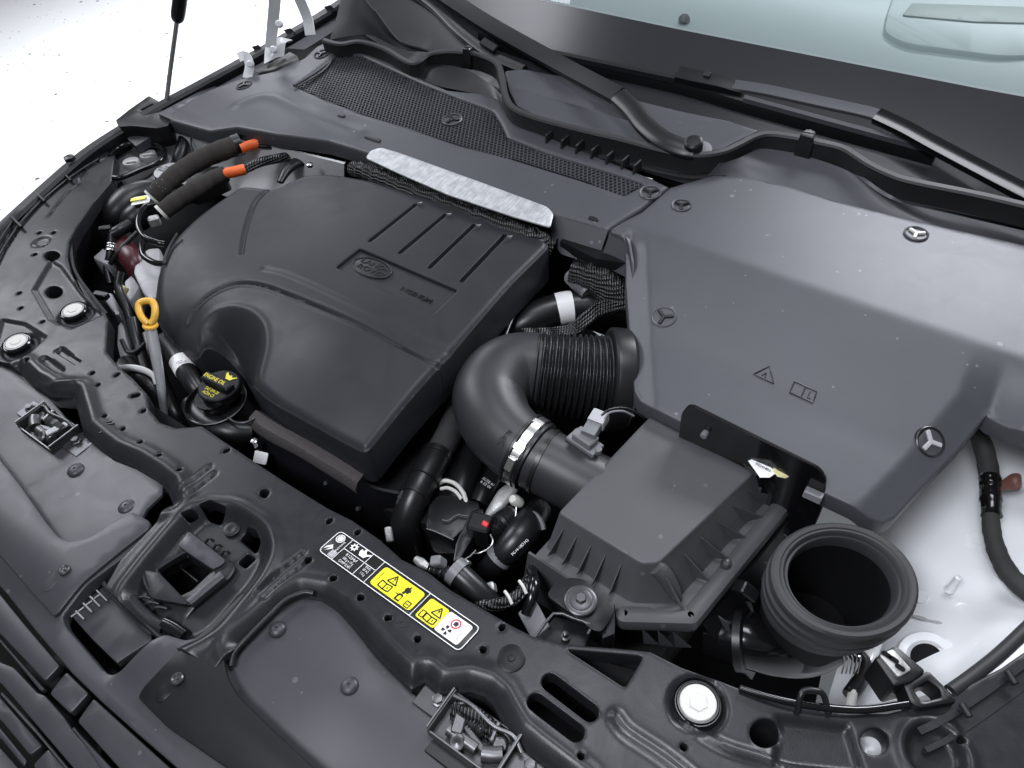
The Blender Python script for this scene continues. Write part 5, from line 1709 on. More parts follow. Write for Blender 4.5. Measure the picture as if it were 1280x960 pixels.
# ------------------------------------------------------------------ mounting bracket with big bolt
T_MB = thing('mounting_bracket', 'black pressed steel mounting bracket with a large washer bolt in front of the filter box', 'bracket', P(725, 760, -.05))
zb = -.012
slab('arm_plate', rounded(XY([(683, 744), (692, 730), (712, 721), (732, 724), (744, 738), (768, 757), (768, 765), (752, 790), (742, 788), (715, 768)], zb), .006, 3), M['trimdark'], T_MB, z=zb, th=.004, bev=.0015)
slab('side_plate', rounded(XY([(752, 790), (768, 762), (768, 800), (752, 806)], zb - .03), .002, 2), M['trimdark'], T_MB, z=zb - .012, th=.04, bev=.001)
c = P(726, 752, zb + .004)
lathe('washer', c, [(.021, 0), (.021, .004), (.0195, .005), (.015, .0052), (.0145, .0065), (.011, .0075), (.0001, .0078)], M['dsteel'], T_MB, seg=36)
prism('bolt_head', c + np.array([0, 0, .006]), [(.0075 * math.cos(a), .0075 * math.sin(a)) for a in np.linspace(0, 2 * math.pi, 6, False)], .0065, M['dsteel'], T_MB, bev=.001)
zb2 = -.028
slab('pressed_tray', rounded(XY([(666, 798), (694, 765), (738, 780), (737, 790), (730, 806), (706, 808)], zb2), .002, 2), M['trimdark'], T_MB, z=zb2 - .012, th=.004, bev=.001)
tube('tray_rim', [P(669, 797, -.020), P(692, 767, -.014), P(715, 772, -.013), P(738, 781, -.014), P(735, 792, -.020)], .0022, M['dsteel'], T_MB, seg=8, n=2)
lathe('stud', P(707, 797, -.035), [(.006, 0), (.006, .004), (.0035, .005), (.0035, .014), (.0001, .016)], M['dsteel'], T_MB, seg=10)
# ================================================================== oil filler and dipstick
T_OIL = thing('oil_filler', 'black oil filler with drip tray and yellow printed cap before the engine cover', 'oil filler', P(275, 505, -.1))
c = P(270, 503, -.035)
lathe('tray', c, [(.030, -.012), (.046, -.006), (.050, .004), (.0515, .0045), (.0515, .002), (.048, -.008), (.030, -.016)], M['gloss'], T_OIL, seg=44, cap=False)
lathe('tray_floor', c, [(.047, -.006), (.0001, -.009)], M['black'], T_OIL, seg=40, cap=False)
lathe('tray_rim', c, [(.0505, .0035), (.0512, .005), (.0525, .0035)], M['steel'], T_OIL, seg=44, cap=False)
lathe('neck', c, [(.026, -.012), (.026, .010), (.030, .012), (.030, .016)], M['gloss'], T_OIL, seg=32)
tube('duct', [P(240, 505, -.06), P(258, 528, -.06), P(285, 540, -.06), P(318, 540, -.065)], [.020, .024, .024, .018], M['black'], T_OIL, seg=20)
tube('moulded_edge', [P(285, 522, -.03), P(295, 528, -.03), P(307, 528, -.03), P(318, 523, -.03)], .002, M['dsteel'], T_OIL, seg=8)
lathe('bolt', P(318, 552, -.05), [(.006, -.01), (.006, .003), (.004, .004)], M['steel'], T_OIL, seg=6)
cc = P(277, 488, -.020)
T_CAP = lathe('cap', cc, [(.033, -.004), (.035, .0), (.035, .012), (.033, .014), (.0001, .014)], M['trimdark'], T_OIL, seg=44)
tag(T_CAP, 'black filler cap with yellow oil can mark and lettering')
zt2 = cc[2] + .014
gx = np.array([1.0, .06, 0])
gx /= np.linalg.norm(gx)
gy = np.array([-gx[1], gx[0], 0])
o3 = np.array([cc[0], cc[1], zt2])
box('grip', o3 - np.array([0, 0, .0]), (.062, .018, .012), M['trimdark'], T_CAP, xdir=gx, bev=.0025)
text('lettering', 'ENGINE OIL', o3 + np.array([0, 0, .0122]) - gx * .004, gx, gy, .0105, M['print_y'], T_CAP, ext=.0003, sx=.85)
box('yellow_frame', o3 + np.array([0, 0, .0118]) - gx * .004, (.046, .0115, .0003), M['trimdark'], T_CAP, xdir=gx, bev=0)
text('lettering', 'SAE 0W-20\nACEA C5', o3 + np.array([0, 0, .0005]) - gy * .0195, gx, gy, .0085, M['print_y'], T_CAP, ext=.0003, sx=.75)
pts = [(-.010, .004), (-.004, -.004), (.006, -.004), (.008, .000), (.014, .006), (.012, .007), (.006, .003), (.003, .004), (.003, .006), (-.001, .006), (-.001, .004), (-.006, .006), (-.009, .009), (-.012, .007)]
V = [o3 + gx * (a + .004) + gy * (b + .0195) + np.array([0, 0, .0008]) for a, b in pts]
mk('oil_can_mark', V, [tuple(range(len(V)))], M['print_y'], T_CAP, smooth=None)

T_DIP = thing('dipstick', 'oil dipstick with an orange yellow loop handle on a bright steel tube', 'dipstick', P(207, 522, -.12))
hz = .055
hp = [P(*q) for q in [(186, 405, hz), (179, 399, hz + .006), (174, 389, hz + .012), (174, 380, hz + .018), (180, 376.5, hz + .02), (189, 376.5, hz + .02), (193, 381, hz + .018), (194, 391, hz + .012), (192, 400, hz + .004), (188, 405, hz)]]
tube('handle', hp, .0060, M['yellow'], T_DIP, seg=12, n=5)
lathe('collar', P(188, 407, hz - .004), [(.012, -.002), (.013, .0), (.012, .003), (.006, .004)], M['yellow'], T_DIP, axis=P(188, 404, hz) - P(195, 440, hz - .06), seg=24)
d0, d1 = P(188, 409, hz - .006), P(206.5, 526, -.09)
tube('tube', [d0 + (d1 - d0) * t + np.array([.004, 0, 0]) * math.sin(t * 3.14) for t in (0, .25, .5, .75, 1)], [.0092, .0092, .0080, .0068, .0056], M['alu'], T_DIP, seg=18)

T_BH = thing('breather_hose', 'black breather hose with a white printed label beside the dipstick', 'hose', P(230, 460, -.05), 'hoses left of the engine cover')
tube('hose', [P(205, 425, -.05), P(217, 440, -.04), P(229, 458, -.035), P(240, 477, -.04), P(250, 492, -.05)], [.015, .017, .0185, .0175, .016], M['hose'], T_BH, seg=20)
tube('label', [P(225, 451.5, -.0352), P(233, 464.5, -.036)], .0192, M['swhite'], T_BH, seg=20, n=3)
text('print', '0(2-A)', P(228, 452, -.013), P(238, 456, -.012) - P(218, 458, -.016), P(228, 445, -.01) - P(229, 458, -.013), .009, M['sticker'], T_BH, ext=.0001)
T_BH2 = thing('banded_hose', 'black hose with a curved white band low beside the lock panel', 'hose', P(180, 470, -.08), 'hoses left of the engine cover')
tube('hose', [P(158, 455, -.10), P(172, 470, -.07), P(186, 480, -.07), P(200, 500, -.09), P(205, 530, -.12)], .017, M['hose'], T_BH2, seg=18)
tube('white_band', [P(150, 461, -.05), P(165, 460, -.045), P(180, 463, -.045), P(192, 470, -.05), P(196, 480, -.06)], .005, M['swhite'], T_BH2, seg=8, flat=1.6)
for k, (pts, r_) in enumerate([([(150, 340, -.02), (148, 360, -.04), (158, 385, -.06), (165, 410, -.08), (170, 440, -.1)], .008), ([(165, 400, -.03), (172, 430, -.05), (182, 465, -.08), (195, 500, -.1)], .012),
                               ([(152, 425, -.03), (160, 440, -.04), (172, 438, -.045), (180, 430, -.05)], .004), ([(185, 420, -.08), (195, 460, -.09), (215, 510, -.1), (225, 530, -.12)], .014)]):
    tube('dark_hose', P3(pts), r_, M['hose'], None, seg=12, label=['thin black hose dropping left of the dipstick', 'black hose running down beside the dipstick tube', 'thin black wire crossing above the white band', 'black hose hidden behind the dipstick tube'][k], cat='hose', group='hoses left of the engine cover')
for k, (quad, z_) in enumerate([([(145, 405), (152, 398), (158, 420), (165, 440), (152, 452), (146, 430)], -.10), ([(118, 370), (140, 366), (148, 392), (140, 388), (130, 375)], -.08), ([(114, 320), (128, 308), (137, 316), (134, 330), (126, 326)], -.06),
                                ([(155, 352), (165, 344), (174, 356), (162, 375), (156, 368)], -.07), ([(166, 340), (170, 325), (185, 312), (200, 310), (200, 370), (190, 378), (178, 365)], -.05)]):
    slab('pale_casting', rounded(XY(quad, z_), .006, 3), M['grey'], None, z=lambda x, y, _z=z_: _z + .02 * np.sin(x * 40) * .2, th=.05, bev=.006,
         label=['pale curved body panel piece left of the dipstick tube', 'pale bracket with a hook below the left headlamp housing', 'pale jagged piece below the black tank', 'pale square block above the dipstick handle', 'large pale alloy casting beside the engine cover flank'][k], cat='casting', group='pale metal pieces left of the engine')
tube('maroon_pump', [P(150, 300, -.08), P(160, 315, -.06), P(170, 330, -.06), P(172, 350, -.09)], [.016, .026, .024, .016], M['maroon'], None, seg=20, label='dark maroon rounded pump body below the black tank', cat='pump')
box('yellow_plug', P(155, 365, -.06), (.016, .022, .02), M['straw'], None, bev=.004, axis=(.2, -.4, .8), label='dull yellow plug above the pale bracket', cat='plug')

# ================================================================== left rear: tanks, lagged hoses, orange cables
rows = [[P(185, 150, .02), P(180, 175, -.02), P(172, 200, -.06)], [P(222, 160, .02), P(220, 190, -.04), P(214, 215, -.08)], [P(270, 172, .03), P(270, 205, -.05), P(265, 240, -.10)], [P(330, 180, .035), P(335, 225, -.05), P(330, 260, -.10)], [P(430, 205, .04), P(430, 240, -.05), P(430, 270, -.10)]]
gridsurf('inner_wing_left', rows, M['white'], None, k=8, it=4, th=.006, label='white painted inner wing seen under the left end of the cowl', cat='inner wing')
tube('wing_beam', [P(232, 168, .0), P(226, 190, -.02), P(218, 215, -.05)], .016, M['black'], None, seg=12, flat=.6, label='black beam hanging below the cowl before the white wing', cat='beam')
tube('earth_wire', [P(240, 165, .01), P(239, 180, .0), P(245, 196, -.02)], .002, M['black'], None, seg=6, label='thin black wire before the white wing', cat='wire')

T_TK = thing('expansion_tank', 'rounded black expansion tank behind the left headlamp housing', 'tank', P(165, 265, -.1))
tube('upper_lobe', [P(205, 238, -.05), P(185, 243, -.045), P(165, 252, -.045), P(148, 268, -.055), P(140, 282, -.075)], [.024, .034, .038, .034, .022], M['black'], T_TK, seg=24)
tube('lower_lobe', [P(200, 255, -.05), P(182, 265, -.045), P(168, 275, -.05), P(158, 285, -.06)], [.022, .030, .030, .020], M['black'], T_TK, seg=24)
prism('tank_label', P(177, 250, -.006), rounded([(-.022, -.012), (.022, -.012), (.022, .012), (-.022, .012)], .002, 2), .0008, M['swhite'], T_TK, axis=(0, -.25, 1), xdir=(.8, .55, .1), bev=0)
prism('label_band', P(172, 249, -.004), rounded([(-.016, -.004), (.020, -.004), (.020, .005), (-.016, .005)], .001, 2), .0014, M['syellow'], T_TK, axis=(0, -.25, 1), xdir=(.8, .55, .1), bev=0)
T_RS = thing('brake_fluid_cap', 'white topped fluid reservoir cap beside the lagged hoses', 'cap', P(211, 215, -.05))
c = P(212, 216, -.018)
lathe('cap_side', c, [(.034, -.022), (.035, -.004), (.034, .004)], M['black'], T_RS, seg=32)
lathe('cap_top', c, [(.034, .003), (.0335, .006), (.0001, .0075)], M['grey'], T_RS, seg=32)
text('cap_print', 'WARNING\nUSE ONLY DOT 4\nBRAKE FLUID', c + np.array([0, 0, .0078]), (1, .1, 0), (-.1, 1, 0), .0085, M['sticker'], T_RS, ext=.0001)
T_LC = thing('headlamp_access_tray', 'black rimmed tray with two white caps at the left headlamp', 'tray', P(170, 203, -.03))
lip = [P(*q, -.008) for q in [(138, 196), (146, 186), (160, 180), (182, 178), (199, 182), (206, 191), (199, 202), (178, 211), (152, 222), (142, 222)]]
tube('rim', lip, .0065, M['gloss'], T_LC, seg=10, n=4)
slab('floor', rounded(XY([(138, 196), (148, 186), (182, 180), (200, 184), (204, 192), (178, 210), (150, 222)], -.03), .01, 3), M['mgrey'], T_LC, z=-.034, th=.02, bev=.002)
for u, v in [(164, 203), (185, 194)]:
    lathe('white_cap', P(u, v, -.024), [(.019, -.012), (.020, .0), (.0185, .004), (.0001, .005)], M['grey'], T_LC, seg=28)
    box('cap_grip', P(u, v, -.019), (.024, .005, .004), M['plug'], T_LC, xdir=(.7, .7, 0), bev=.001)
slab('headlamp_unit', rounded(XY([(140, 226), (155, 220), (200, 200), (215, 215), (180, 240), (145, 260), (138, 245)], -.06), .006, 3), M['grey'], None, z=-.062, th=.06, bev=.004, label='pale grey back of the left headlamp beside the black tank', cat='headlamp')
lathe('headlamp_port', P(153, 232, -.06), [(.014, 0), (.014, .004), (.010, .005), (.0001, .003)], M['black'], None, seg=20, label='small round black port on the pale headlamp back', cat='port')

T_S1 = thing('lagged_hose', 'upper brown felt lagged hose running to the bulkhead', 'hose', P(240, 220, .0), 'felt lagged hoses')
tube('lagging', [P(191, 247, .01), P(205, 232, .022), P(225, 215, .030), P(250, 200, .034), P(275, 189, .036), P(298, 181, .034)], [.019, .020, .0205, .0215, .0225, .023], M['sleeve'], T_S1, seg=24, n=8, wave=lambda t: .0005 * math.sin(t * 110) + .0004 * math.sin(t * 271))
tube('cuff', [P(190, 248, .009), P(192, 246, .011)], .0205, M['plug'], T_S1, seg=24, n=2)
tube('end_cap', [P(292, 183, .034), P(301, 180, .034)], [.024, .0245], M['black'], T_S1, seg=24, n=3)
T_S2 = thing('lagged_hose', 'lower brown felt lagged hose touching the engine cover', 'hose', P(245, 250, .0), 'felt lagged hoses')
tube('lagging', [P(202, 266, .01), P(220, 252, .018), P(242, 238, .024), P(262, 226, .026), P(282, 217, .026)], [.0165, .019, .019, .018, .0165], M['sleeve'], T_S2, seg=24, n=8, wave=lambda t: .0006 * math.sin(t * 93) + .0005 * math.sin(t * 241))
tube('cuff', [P(201, 267, .009), P(204, 264.5, .011)], .0185, M['plug'], T_S2, seg=24, n=2)
slab('gap_filler', rounded(XY([(212, 225), (245, 208), (275, 205), (282, 212), (240, 232)], -.01), .01, 3), M['black'], None, z=-.012, th=.05, bev=.006, label='black slab standing in for the shaded gap between the two lagged hoses', cat='cover')  # solid black slab put where there is only a shaded gap
T_O1 = thing('high_voltage_cable', 'upper orange cable end below the cowl edge', 'cable', P(312, 182, .04), 'orange cables')
tube('orange_sleeve', [P(301, 186, .034), P(312, 182, .035), P(323, 179, .035)], .0115, M['orange'], T_O1, seg=18, n=4)
tube('black_sleeve', [P(321, 180, .034), P(340, 183, .03), P(362, 187, .02), P(385, 192, .01)], .009, M['braid'], T_O1, seg=14)
T_O2 = thing('high_voltage_cable', 'lower orange cable end above the engine cover corner', 'cable', P(294, 216, .03), 'orange cables')
tube('orange_sleeve', [P(281, 217, .030), P(294, 214.5, .031), P(306, 211.5, .030)], .0115, M['orange'], T_O2, seg=18, n=4)
tube('black_sleeve', [P(304, 212, .03), P(325, 203, .028), P(348, 198, .022), P(375, 193, .012)], .0105, M['braid'], T_O2, seg=14)
tube('bulkhead_bracket', [P(350, 228, .0), P(360, 212, .01), P(375, 202, .01), P(400, 200, .0)], [.008, .013, .018, .014], M['black'], None, seg=12, flat=.6, label='black bracket at the rear left corner of the engine cover', cat='bracket')
lathe('bracket_nut', P(388, 208, .035), [(.007, 0), (.007, .006), (.004, .008), (.0001, .008)], M['steel'], None, seg=12, label='bright nut behind the rear left of the engine cover', cat='nut')

T_AC = thing('refrigerant_pipe', 'glossy black looped refrigerant pipes left of the engine cover', 'pipe', P(180, 300, .0))
tube('upper_loop', [P(192, 256, .012), P(182, 258, .02), P(175, 268, .022), P(173, 282, .018), P(180, 296, .012), P(196, 303, .008), P(206, 305, .004)], .0062, M['gloss'], T_AC, seg=12)
tube('lower_loop', [P(180, 298, -.01), P(177, 308, -.01), P(180, 320, -.012), P(192, 328, -.014), P(204, 330, -.016)], .0062, M['gloss'], T_AC, seg=12)
box('union_block', P(195, 280, .012), (.022, .016, .018), M['cast'], T_AC, xdir=(.6, .8, 0), bev=.003)
T_BC2 = thing('pipe_joint', 'black plastic pipe joint with silver sleeve under the tank', 'pipe joint', P(140, 300, -.05))
tube('body', [P(163, 280, -.03), P(150, 288, -.03), P(140, 293, -.032)], [.012, .013, .012], M['black'], T_BC2, seg=14)
tube('down_pipe', [P(140, 292, -.032), P(140, 303, -.045), P(138, 318, -.06), P(134, 335, -.08), P(138, 355, -.1)], [.010, .010, .009, .008, .008], M['black'], T_BC2, seg=14)
tube('silver_sleeve', [P(140, 305, -.046), P(139, 314, -.055)], .0112, M['steel'], T_BC2, seg=16, n=8, wave=lambda t: .001 * math.sin(t * 900))
tube('side_pipe', [P(172, 290, -.02), P(160, 302, -.03), P(148, 315, -.04), P(138, 330, -.06)], .005, M['black'], T_BC2, seg=10)
box('clip', P(134, 291, -.03), (.026, .012, .016), M['black'], T_BC2, xdir=(.7, .7, 0), bev=.002)
box('clip', P(128, 372, -.04), (.03, .014, .012), M['black'], None, xdir=(.9, .3, 0), bev=.002, label='black cable clip below the left headlamp housing', cat='clip')
rows = [[P(141, 226, -.012), P(140, 250, -.06), P(135, 300, -.2)], [P(118, 250, -.012), P(120, 275, -.06), P(120, 330, -.2)], [P(97, 282, -.012), P(102, 305, -.06), P(110, 350, -.2)], [P(86, 305, -.012), P(92, 325, -.06), P(105, 365, -.2)], [P(90, 340, -.012), P(98, 358, -.06), P(115, 385, -.2)], [P(131, 392, -.012), P(134, 410, -.06), P(140, 440, -.2)]]
gridsurf('headlamp_shroud', rows, M['trimdark'], None, k=6, it=4, th=.005, label='dark curved shroud wall below the left headlamp housing', cat='shroud')

# ------------------------------------------------------------------ left wing edge, strut, hinges
rail = [P(*q) for q in [(-60, 340, -.004), (-5, 288, -.002), (55, 233, .004), (105, 190, .012), (150, 160, .025), (200, 130, .042), (250, 103, .058), (300, 76, .078), (360, 42, .10), (425, 2, .125), (470, -40, .14)]]
T_RA = thing('wing_edge', 'long dark wing edge rail against the white floor at upper left', 'wing edge', P(150, 160, 0))
sweep('rail', rail, [(-.014, -.05), (.016, -.05), (.018, -.004), (.012, .002), (-.010, .002), (-.016, -.006)], M['trimdark'], T_RA, n=6)
sweep('inner_lip', [p + np.array([.045, -.01, -.022]) for p in rail[4:10]], [(-.022, -.02), (.022, -.02), (.022, .0), (-.022, .004)], M['cowl'], T_RA, n=6)
sweep('outer_lip', [p + np.array([-.012, 0, -.004]) for p in rail[:10]], [(-.006, -.03), (.004, -.03), (.005, 0), (-.004, .002)], M['dsteel'], T_RA, n=6)
for u, v, z in [(322, 62, .088), (362, 41, .103), (412, 12, .122)]:
    c = P(u, v, z)
    prism('diamond_hole', c, [(-.016, -.002), (-.004, .012), (.016, .006), (.006, -.010)], .0015, M['dark'], T_RA, axis=(.5, -.4, .75), bev=.0003)
lathe('edge_clip', P(88, 200, .018), [(.012, 0), (.012, .008), (.008, .010), (.0001, .010)], M['black'], T_RA, seg=14)
T_BB = thing('strut_cover', 'black angular strut cover at the left end of the cowl', 'cover', P(178, 150, .0))
zb3 = .036
slab('top', rounded(XY([(144, 150), (163, 135), (186, 119), (199, 126), (196, 134), (206, 138), (216, 148), (210, 157), (196, 160), (165, 157), (150, 158)], zb3), .004, 2), M['trimdark'], T_BB, holes=[rounded(XY([(175, 137), (190, 129), (199, 134), (192, 139)], zb3), .003, 2)], z=zb3, th=.05, bev=.003)
slab('step', rounded(XY([(196, 139), (262, 104), (276, 107), (222, 145), (214, 147)], .05), .004, 2), M['cowl'], T_BB, z=lambda x, y: .045 + .0 * x, th=.02, bev=.002)
slab('clip', rounded(XY([(150, 165), (160, 162), (166, 172), (158, 180), (150, 176)], -.01), .003, 2), M['grey'], T_BB, z=-.006, th=.01, bev=.002)
T_ST = thing('gas_strut', 'slim bonnet gas strut with a bright rod standing at upper left', 'gas strut', P(208, 130, .03))
tube('rod', [P(207, 134, .03), P(214, 80, .12), P(222, 22, .22)], [.0055, .0055, .0055], M['steel'], T_ST, seg=14, n=3)
tube('cylinder', [P(221.6, 25, .215), P(222.5, 18, .228), P(227, -15, .285), P(233, -60, .36)], [.012, .0155, .0155, .0155], M['trimdark'], T_ST, seg=18, n=3)
T_HG = thing('hinge_assembly', 'white painted bonnet hinge arms at the left rear corner', 'hinge', P(345, 60, .1))
sweep('arm', [P(346, -40, .30), P(344, -5, .24), P(341, 30, .175), P(338, 60, .12)], [(-.013, -.003), (.013, -.003), (.013, .003), (-.013, .003)], M['white'], T_HG, n=4, up=(.5, -.8, .3))
sweep('arm', [P(360, -40, .30), P(373, -5, .235), P(384, 22, .185), P(388, 44, .15)], [(-.012, -.003), (.012, -.003), (.012, .003), (-.012, .003)], M['white'], T_HG, n=4, up=(.5, -.8, .3))
gridsurf('foot', [[P(330, 80, .085), P(331, 60, .11), P(336, 50, .125)], [P(345, 72, .092), P(347, 56, .118), P(350, 46, .13)], [P(355, 70, .092), P(357, 52, .12), P(366, 50, .118)]], M['white'], T_HG, k=5, it=2, th=.005)
sweep('bracket', [P(298, 72, .105), P(307, 70, .105), P(312, 82, .088), P(309, 98, .066)], [(-.011, -.0025), (.011, -.0025), (.011, .0025), (-.011, .0025)], M['white'], T_HG, n=4, up=(.4, -.7, .5))
for u, v, z in [(342, 62, .128), (313, 80, .098), (349, 30, .19)]:
    lathe('bolt', P(u, v, z), [(.0085, -.004), (.0085, .004), (.006, .006), (.0001, .006)], M['white'], T_HG, axis=(.4, -.75, .5), seg=16)
gridsurf('hinge_boot', [[P(318, 88, .07), P(345, 75, .085), P(362, 65, .09)], [P(325, 93, .065), P(350, 83, .082), P(372, 70, .09)], [P(318, 99, .05), P(345, 92, .07), P(375, 80, .08)]], M['black'], None, k=5, it=2, th=.006, label='black hollow boot below the white hinge foot', cat='boot')

# ================================================================== right front: inner wing and fittings
rows = [[P(1030, 890, -.20), P(1085, 880, -.14), P(1150, 872, -.08), P(1215, 850, -.035)],
        [P(1060, 790, -.20), P(1130, 800, -.145), P(1210, 805, -.09), P(1300, 770, -.035)],
        [P(1085, 715, -.20), P(1150, 730, -.15), P(1240, 750, -.10), P(1350, 720, -.035)],
        [P(1090, 690, -.18), P(1160, 700, -.13), P(1250, 725, -.08), P(1370, 690, -.035)],
        [P(1110, 620, -.17), P(1200, 620, -.12), P(1290, 640, -.07), P(1410, 640, -.02)],
        [P(1130, 540, -.17), P(1230, 540, -.12), P(1330, 560, -.06), P(1450, 570, .0)]]
T_IW = thing('inner_wing_right', 'white painted inner wing beside the intake snorkel', 'inner wing', P(1180, 720, -.2))
gridsurf('panel', rows, M['white'], T_IW, k=8, it=5, th=.006)
ringc = P(1158, 822, -.115)
lathe('drain_cup', ringc, [(.040, -.004), (.034, .004), (.024, .002), (.020, -.004)], M['white'], T_IW, seg=36, axis=(-.4, -.15, .9), cap=False)
lathe('drain_hole', ringc, [(.019, .0), (.019, .002), (.0001, .002)], M['dark'], T_IW, seg=28, axis=(-.4, -.15, .9))
lathe('pin', P(1186, 737, -.115), [(.007, 0), (.005, .004), (.004, .035), (.0001, .037)], M['white'], T_IW, seg=12)
for u, v in [(1152, 747), (1203, 762), (1256, 770)]:
    lathe('spot_weld', P(u, v, {1152: -.142, 1203: -.118, 1256: -.096}[u]), [(.009, -.004), (.009, .0030), (.007, .0024), (.0001, .0024)], M['white'], T_IW, seg=18, axis=(-.4, -.3, .85))
tube('sealant_bead', [P(1128, 765, -.148), P(1160, 776, -.132), P(1200, 786, -.110), P(1240, 797, -.086), P(1275, 800, -.066)], .0028, M['grey'], T_IW, seg=8, wave=lambda t: .0008 * math.sin(t * 300))
T_WH = thing('wing_loom', 'black taped wiring loom hanging over the white right inner wing', 'wiring loom', P(1240, 640, -.05))
tube('loom', [P(1215, 530, -.03), P(1228, 555, -.035), P(1236, 590, -.045), P(1238, 630, -.055), P(1240, 665, -.06), P(1250, 698, -.06), P(1270, 727, -.05), P(1320, 765, -.03)], [.012, .0135, .0135, .012, .0115, .0125, .013, .013], M['tape'], T_WH, seg=14, n=6, wave=lambda t: .0004 * math.sin(t * 190) + .0003 * math.sin(t * 437))
tube('gloss_tape', [P(1237.5, 595, -.046), P(1238, 615, -.051), P(1239.5, 645, -.058)], [.0138, .0142, .0132], M['gloss'], T_WH, seg=14, n=8, wave=lambda t: .0008 * math.sin(t * 210) + .0006 * math.sin(t * 530))
tube('brown_buffer', [P(1247, 610, -.055), P(1258, 606, -.045), P(1270, 602, -.035), P(1276, 602, -.032)], [.007, .0085, .0125, .0095], M['brown'], None, seg=16, label='small brown rubber buffer beside the black loom', cat='buffer')

T_HB = thing('headlamp_bracket', 'black moulded bracket with a silver slotted plate at the right headlamp', 'bracket', P(1140, 850, -.03))
zh = .010
hx = P(1150, 845, zh) - P(1105, 818, zh)
slab('head', rounded(XY([(1093, 822), (1120, 806), (1158, 838), (1140, 852), (1118, 858)], zh), .004, 3), M['black'], T_HB, z=zh, th=.05, bev=.003)
slab('silver_plate', rounded(XY([(1098, 820), (1115, 812), (1139, 838), (1122, 848)], zh), .003, 2), M['cast'], T_HB, z=zh + .003, th=.003, bev=.001)
for u, v in [(1107, 820), (1116, 826), (1124, 836)]:
    slab('plate_slot', slot(P(u - 3, v - 2, zh)[:2], P(u + 3, v + 2, zh)[:2], .003), M['dark'], T_HB, z=zh + .0042, th=.002, bev=0)
fr_o = rounded(XY([(1128, 856), (1160, 838), (1190, 868), (1196, 878), (1150, 886), (1138, 880)], .004), .004, 3)
fr_i = rounded(XY([(1142, 862), (1160, 851), (1174, 862), (1176, 872), (1152, 878)], .004), .003, 2)
slab('frame', fr_o, M['black'], T_HB, holes=[fr_i], z=.006, th=.03, bev=.003)
lathe('inner_stud', P(1162, 862, -.02), [(.006, 0), (.006, .008), (.0001, .009)], M['steel'], T_HB, seg=12)
tube('wing_seal', [P(1188, 865, -.01), P(1215, 846, -.012), P(1250, 818, -.012), P(1290, 780, -.012), P(1340, 730, -.012)], .0085, M['rubber'], None, seg=12, label='black rubber edging along the white right wing', cat='seal')
sweep('wing_flange', [P(1192, 872, -.012), P(1220, 853, -.012), P(1260, 822, -.012), P(1310, 775, -.012)], [(-.010, -.004), (.010, -.004), (.010, .002), (-.010, .002)], M['white'], None, n=4, label='narrow white flange between rubber edging and headlamp housing', cat='flange')
tube('edge_rod', [P(925, 860, .002), P(960, 871, .004), P(1000, 880, .005), P(1045, 886, .004), P(1085, 887, .002), P(1135, 880, .0)], .0045, M['gloss'], None, seg=10, label='glossy black rod along the rear edge of the lock panel, right side', cat='rod')
tube('wire_hoop', [P(997, 890, .0), P(1000, 872, .014), P(1006, 863, .018), P(1022, 864, .018), P(1030, 870, .014), P(1036, 892, .0)], .0036, M['black'], None, seg=10, n=4, label='black hoop standing on the edge of the lock panel below the snorkel', cat='hoop')
T_RB = thing('headlamp_housing_right', 'ribbed outer edge of the right headlamp housing', 'housing', P(1230, 880, 0))
ed = [P(*q, -.004) for q in [(1148, 915), (1175, 902), (1210, 880), (1250, 852), (1300, 815)]]
sweep('rib', ed, [(-.004, -.006), (.004, -.006), (.004, .003), (-.004, .003)], M['carrier'], T_RB, n=4)
sweep('rib', [p + np.array([.012, -.014, -.004]) for p in ed], [(-.003, -.006), (.003, -.006), (.003, .003), (-.003, .003)], M['carrier'], T_RB, n=4)
for u, v in [(1205, 886), (1262, 845)]:
    a, b = P(u - 3, v - 6, .006), P(u + 7, v + 10, .006)
    tube('clip_bar', [a, (a + b) / 2, b], .0042, M['carrier'], T_RB, seg=8, n=2)
for k, q in enumerate([[(1068, 815, -.1), (1080, 830, -.1), (1075, 850, -.1), (1062, 870, -.1)], [(1085, 800, -.12), (1078, 825, -.1), (1070, 850, -.1), (1062, 885, -.09)], [(1100, 795, -.13), (1090, 820, -.11), (1075, 855, -.1)]]):
    tube('pale_duct', P3(q), [.010, .006, .007][k], [M['black'], M['plug'], M['white']][k], None, seg=10, label=['black leaf shaped duct below the snorkel', 'cream strip below the snorkel lip', 'white strip beside the cream one below the snorkel'][k], cat='strip')
for k in range(5):
    a = P(1050 + k * 6, 812 + k * 2, -.05)
    tube('bristle', [a, P(1056 + k * 5, 826 - k, -.07), P(1052 + k * 5, 842, -.09)], .001, M['steel'], None, seg=6, n=3, label='thin pale wire fraying under the snorkel, number %d from the left of five' % (k + 1) if False else ['leftmost', 'second', 'middle', 'fourth', 'rightmost'][k] + ' of five thin pale wires fraying under the snorkel', cat='wire', group='frayed wires')
slab('pale_block', rounded(XY([(1070, 900), (1130, 905), (1130, 960), (1075, 950)], -.05), .01, 3), M['white'], None, z=-.045, th=.02, bev=.004, label='white body metal seen through the round hole at lower right', cat='body panel')

# ================================================================== bonnet latches


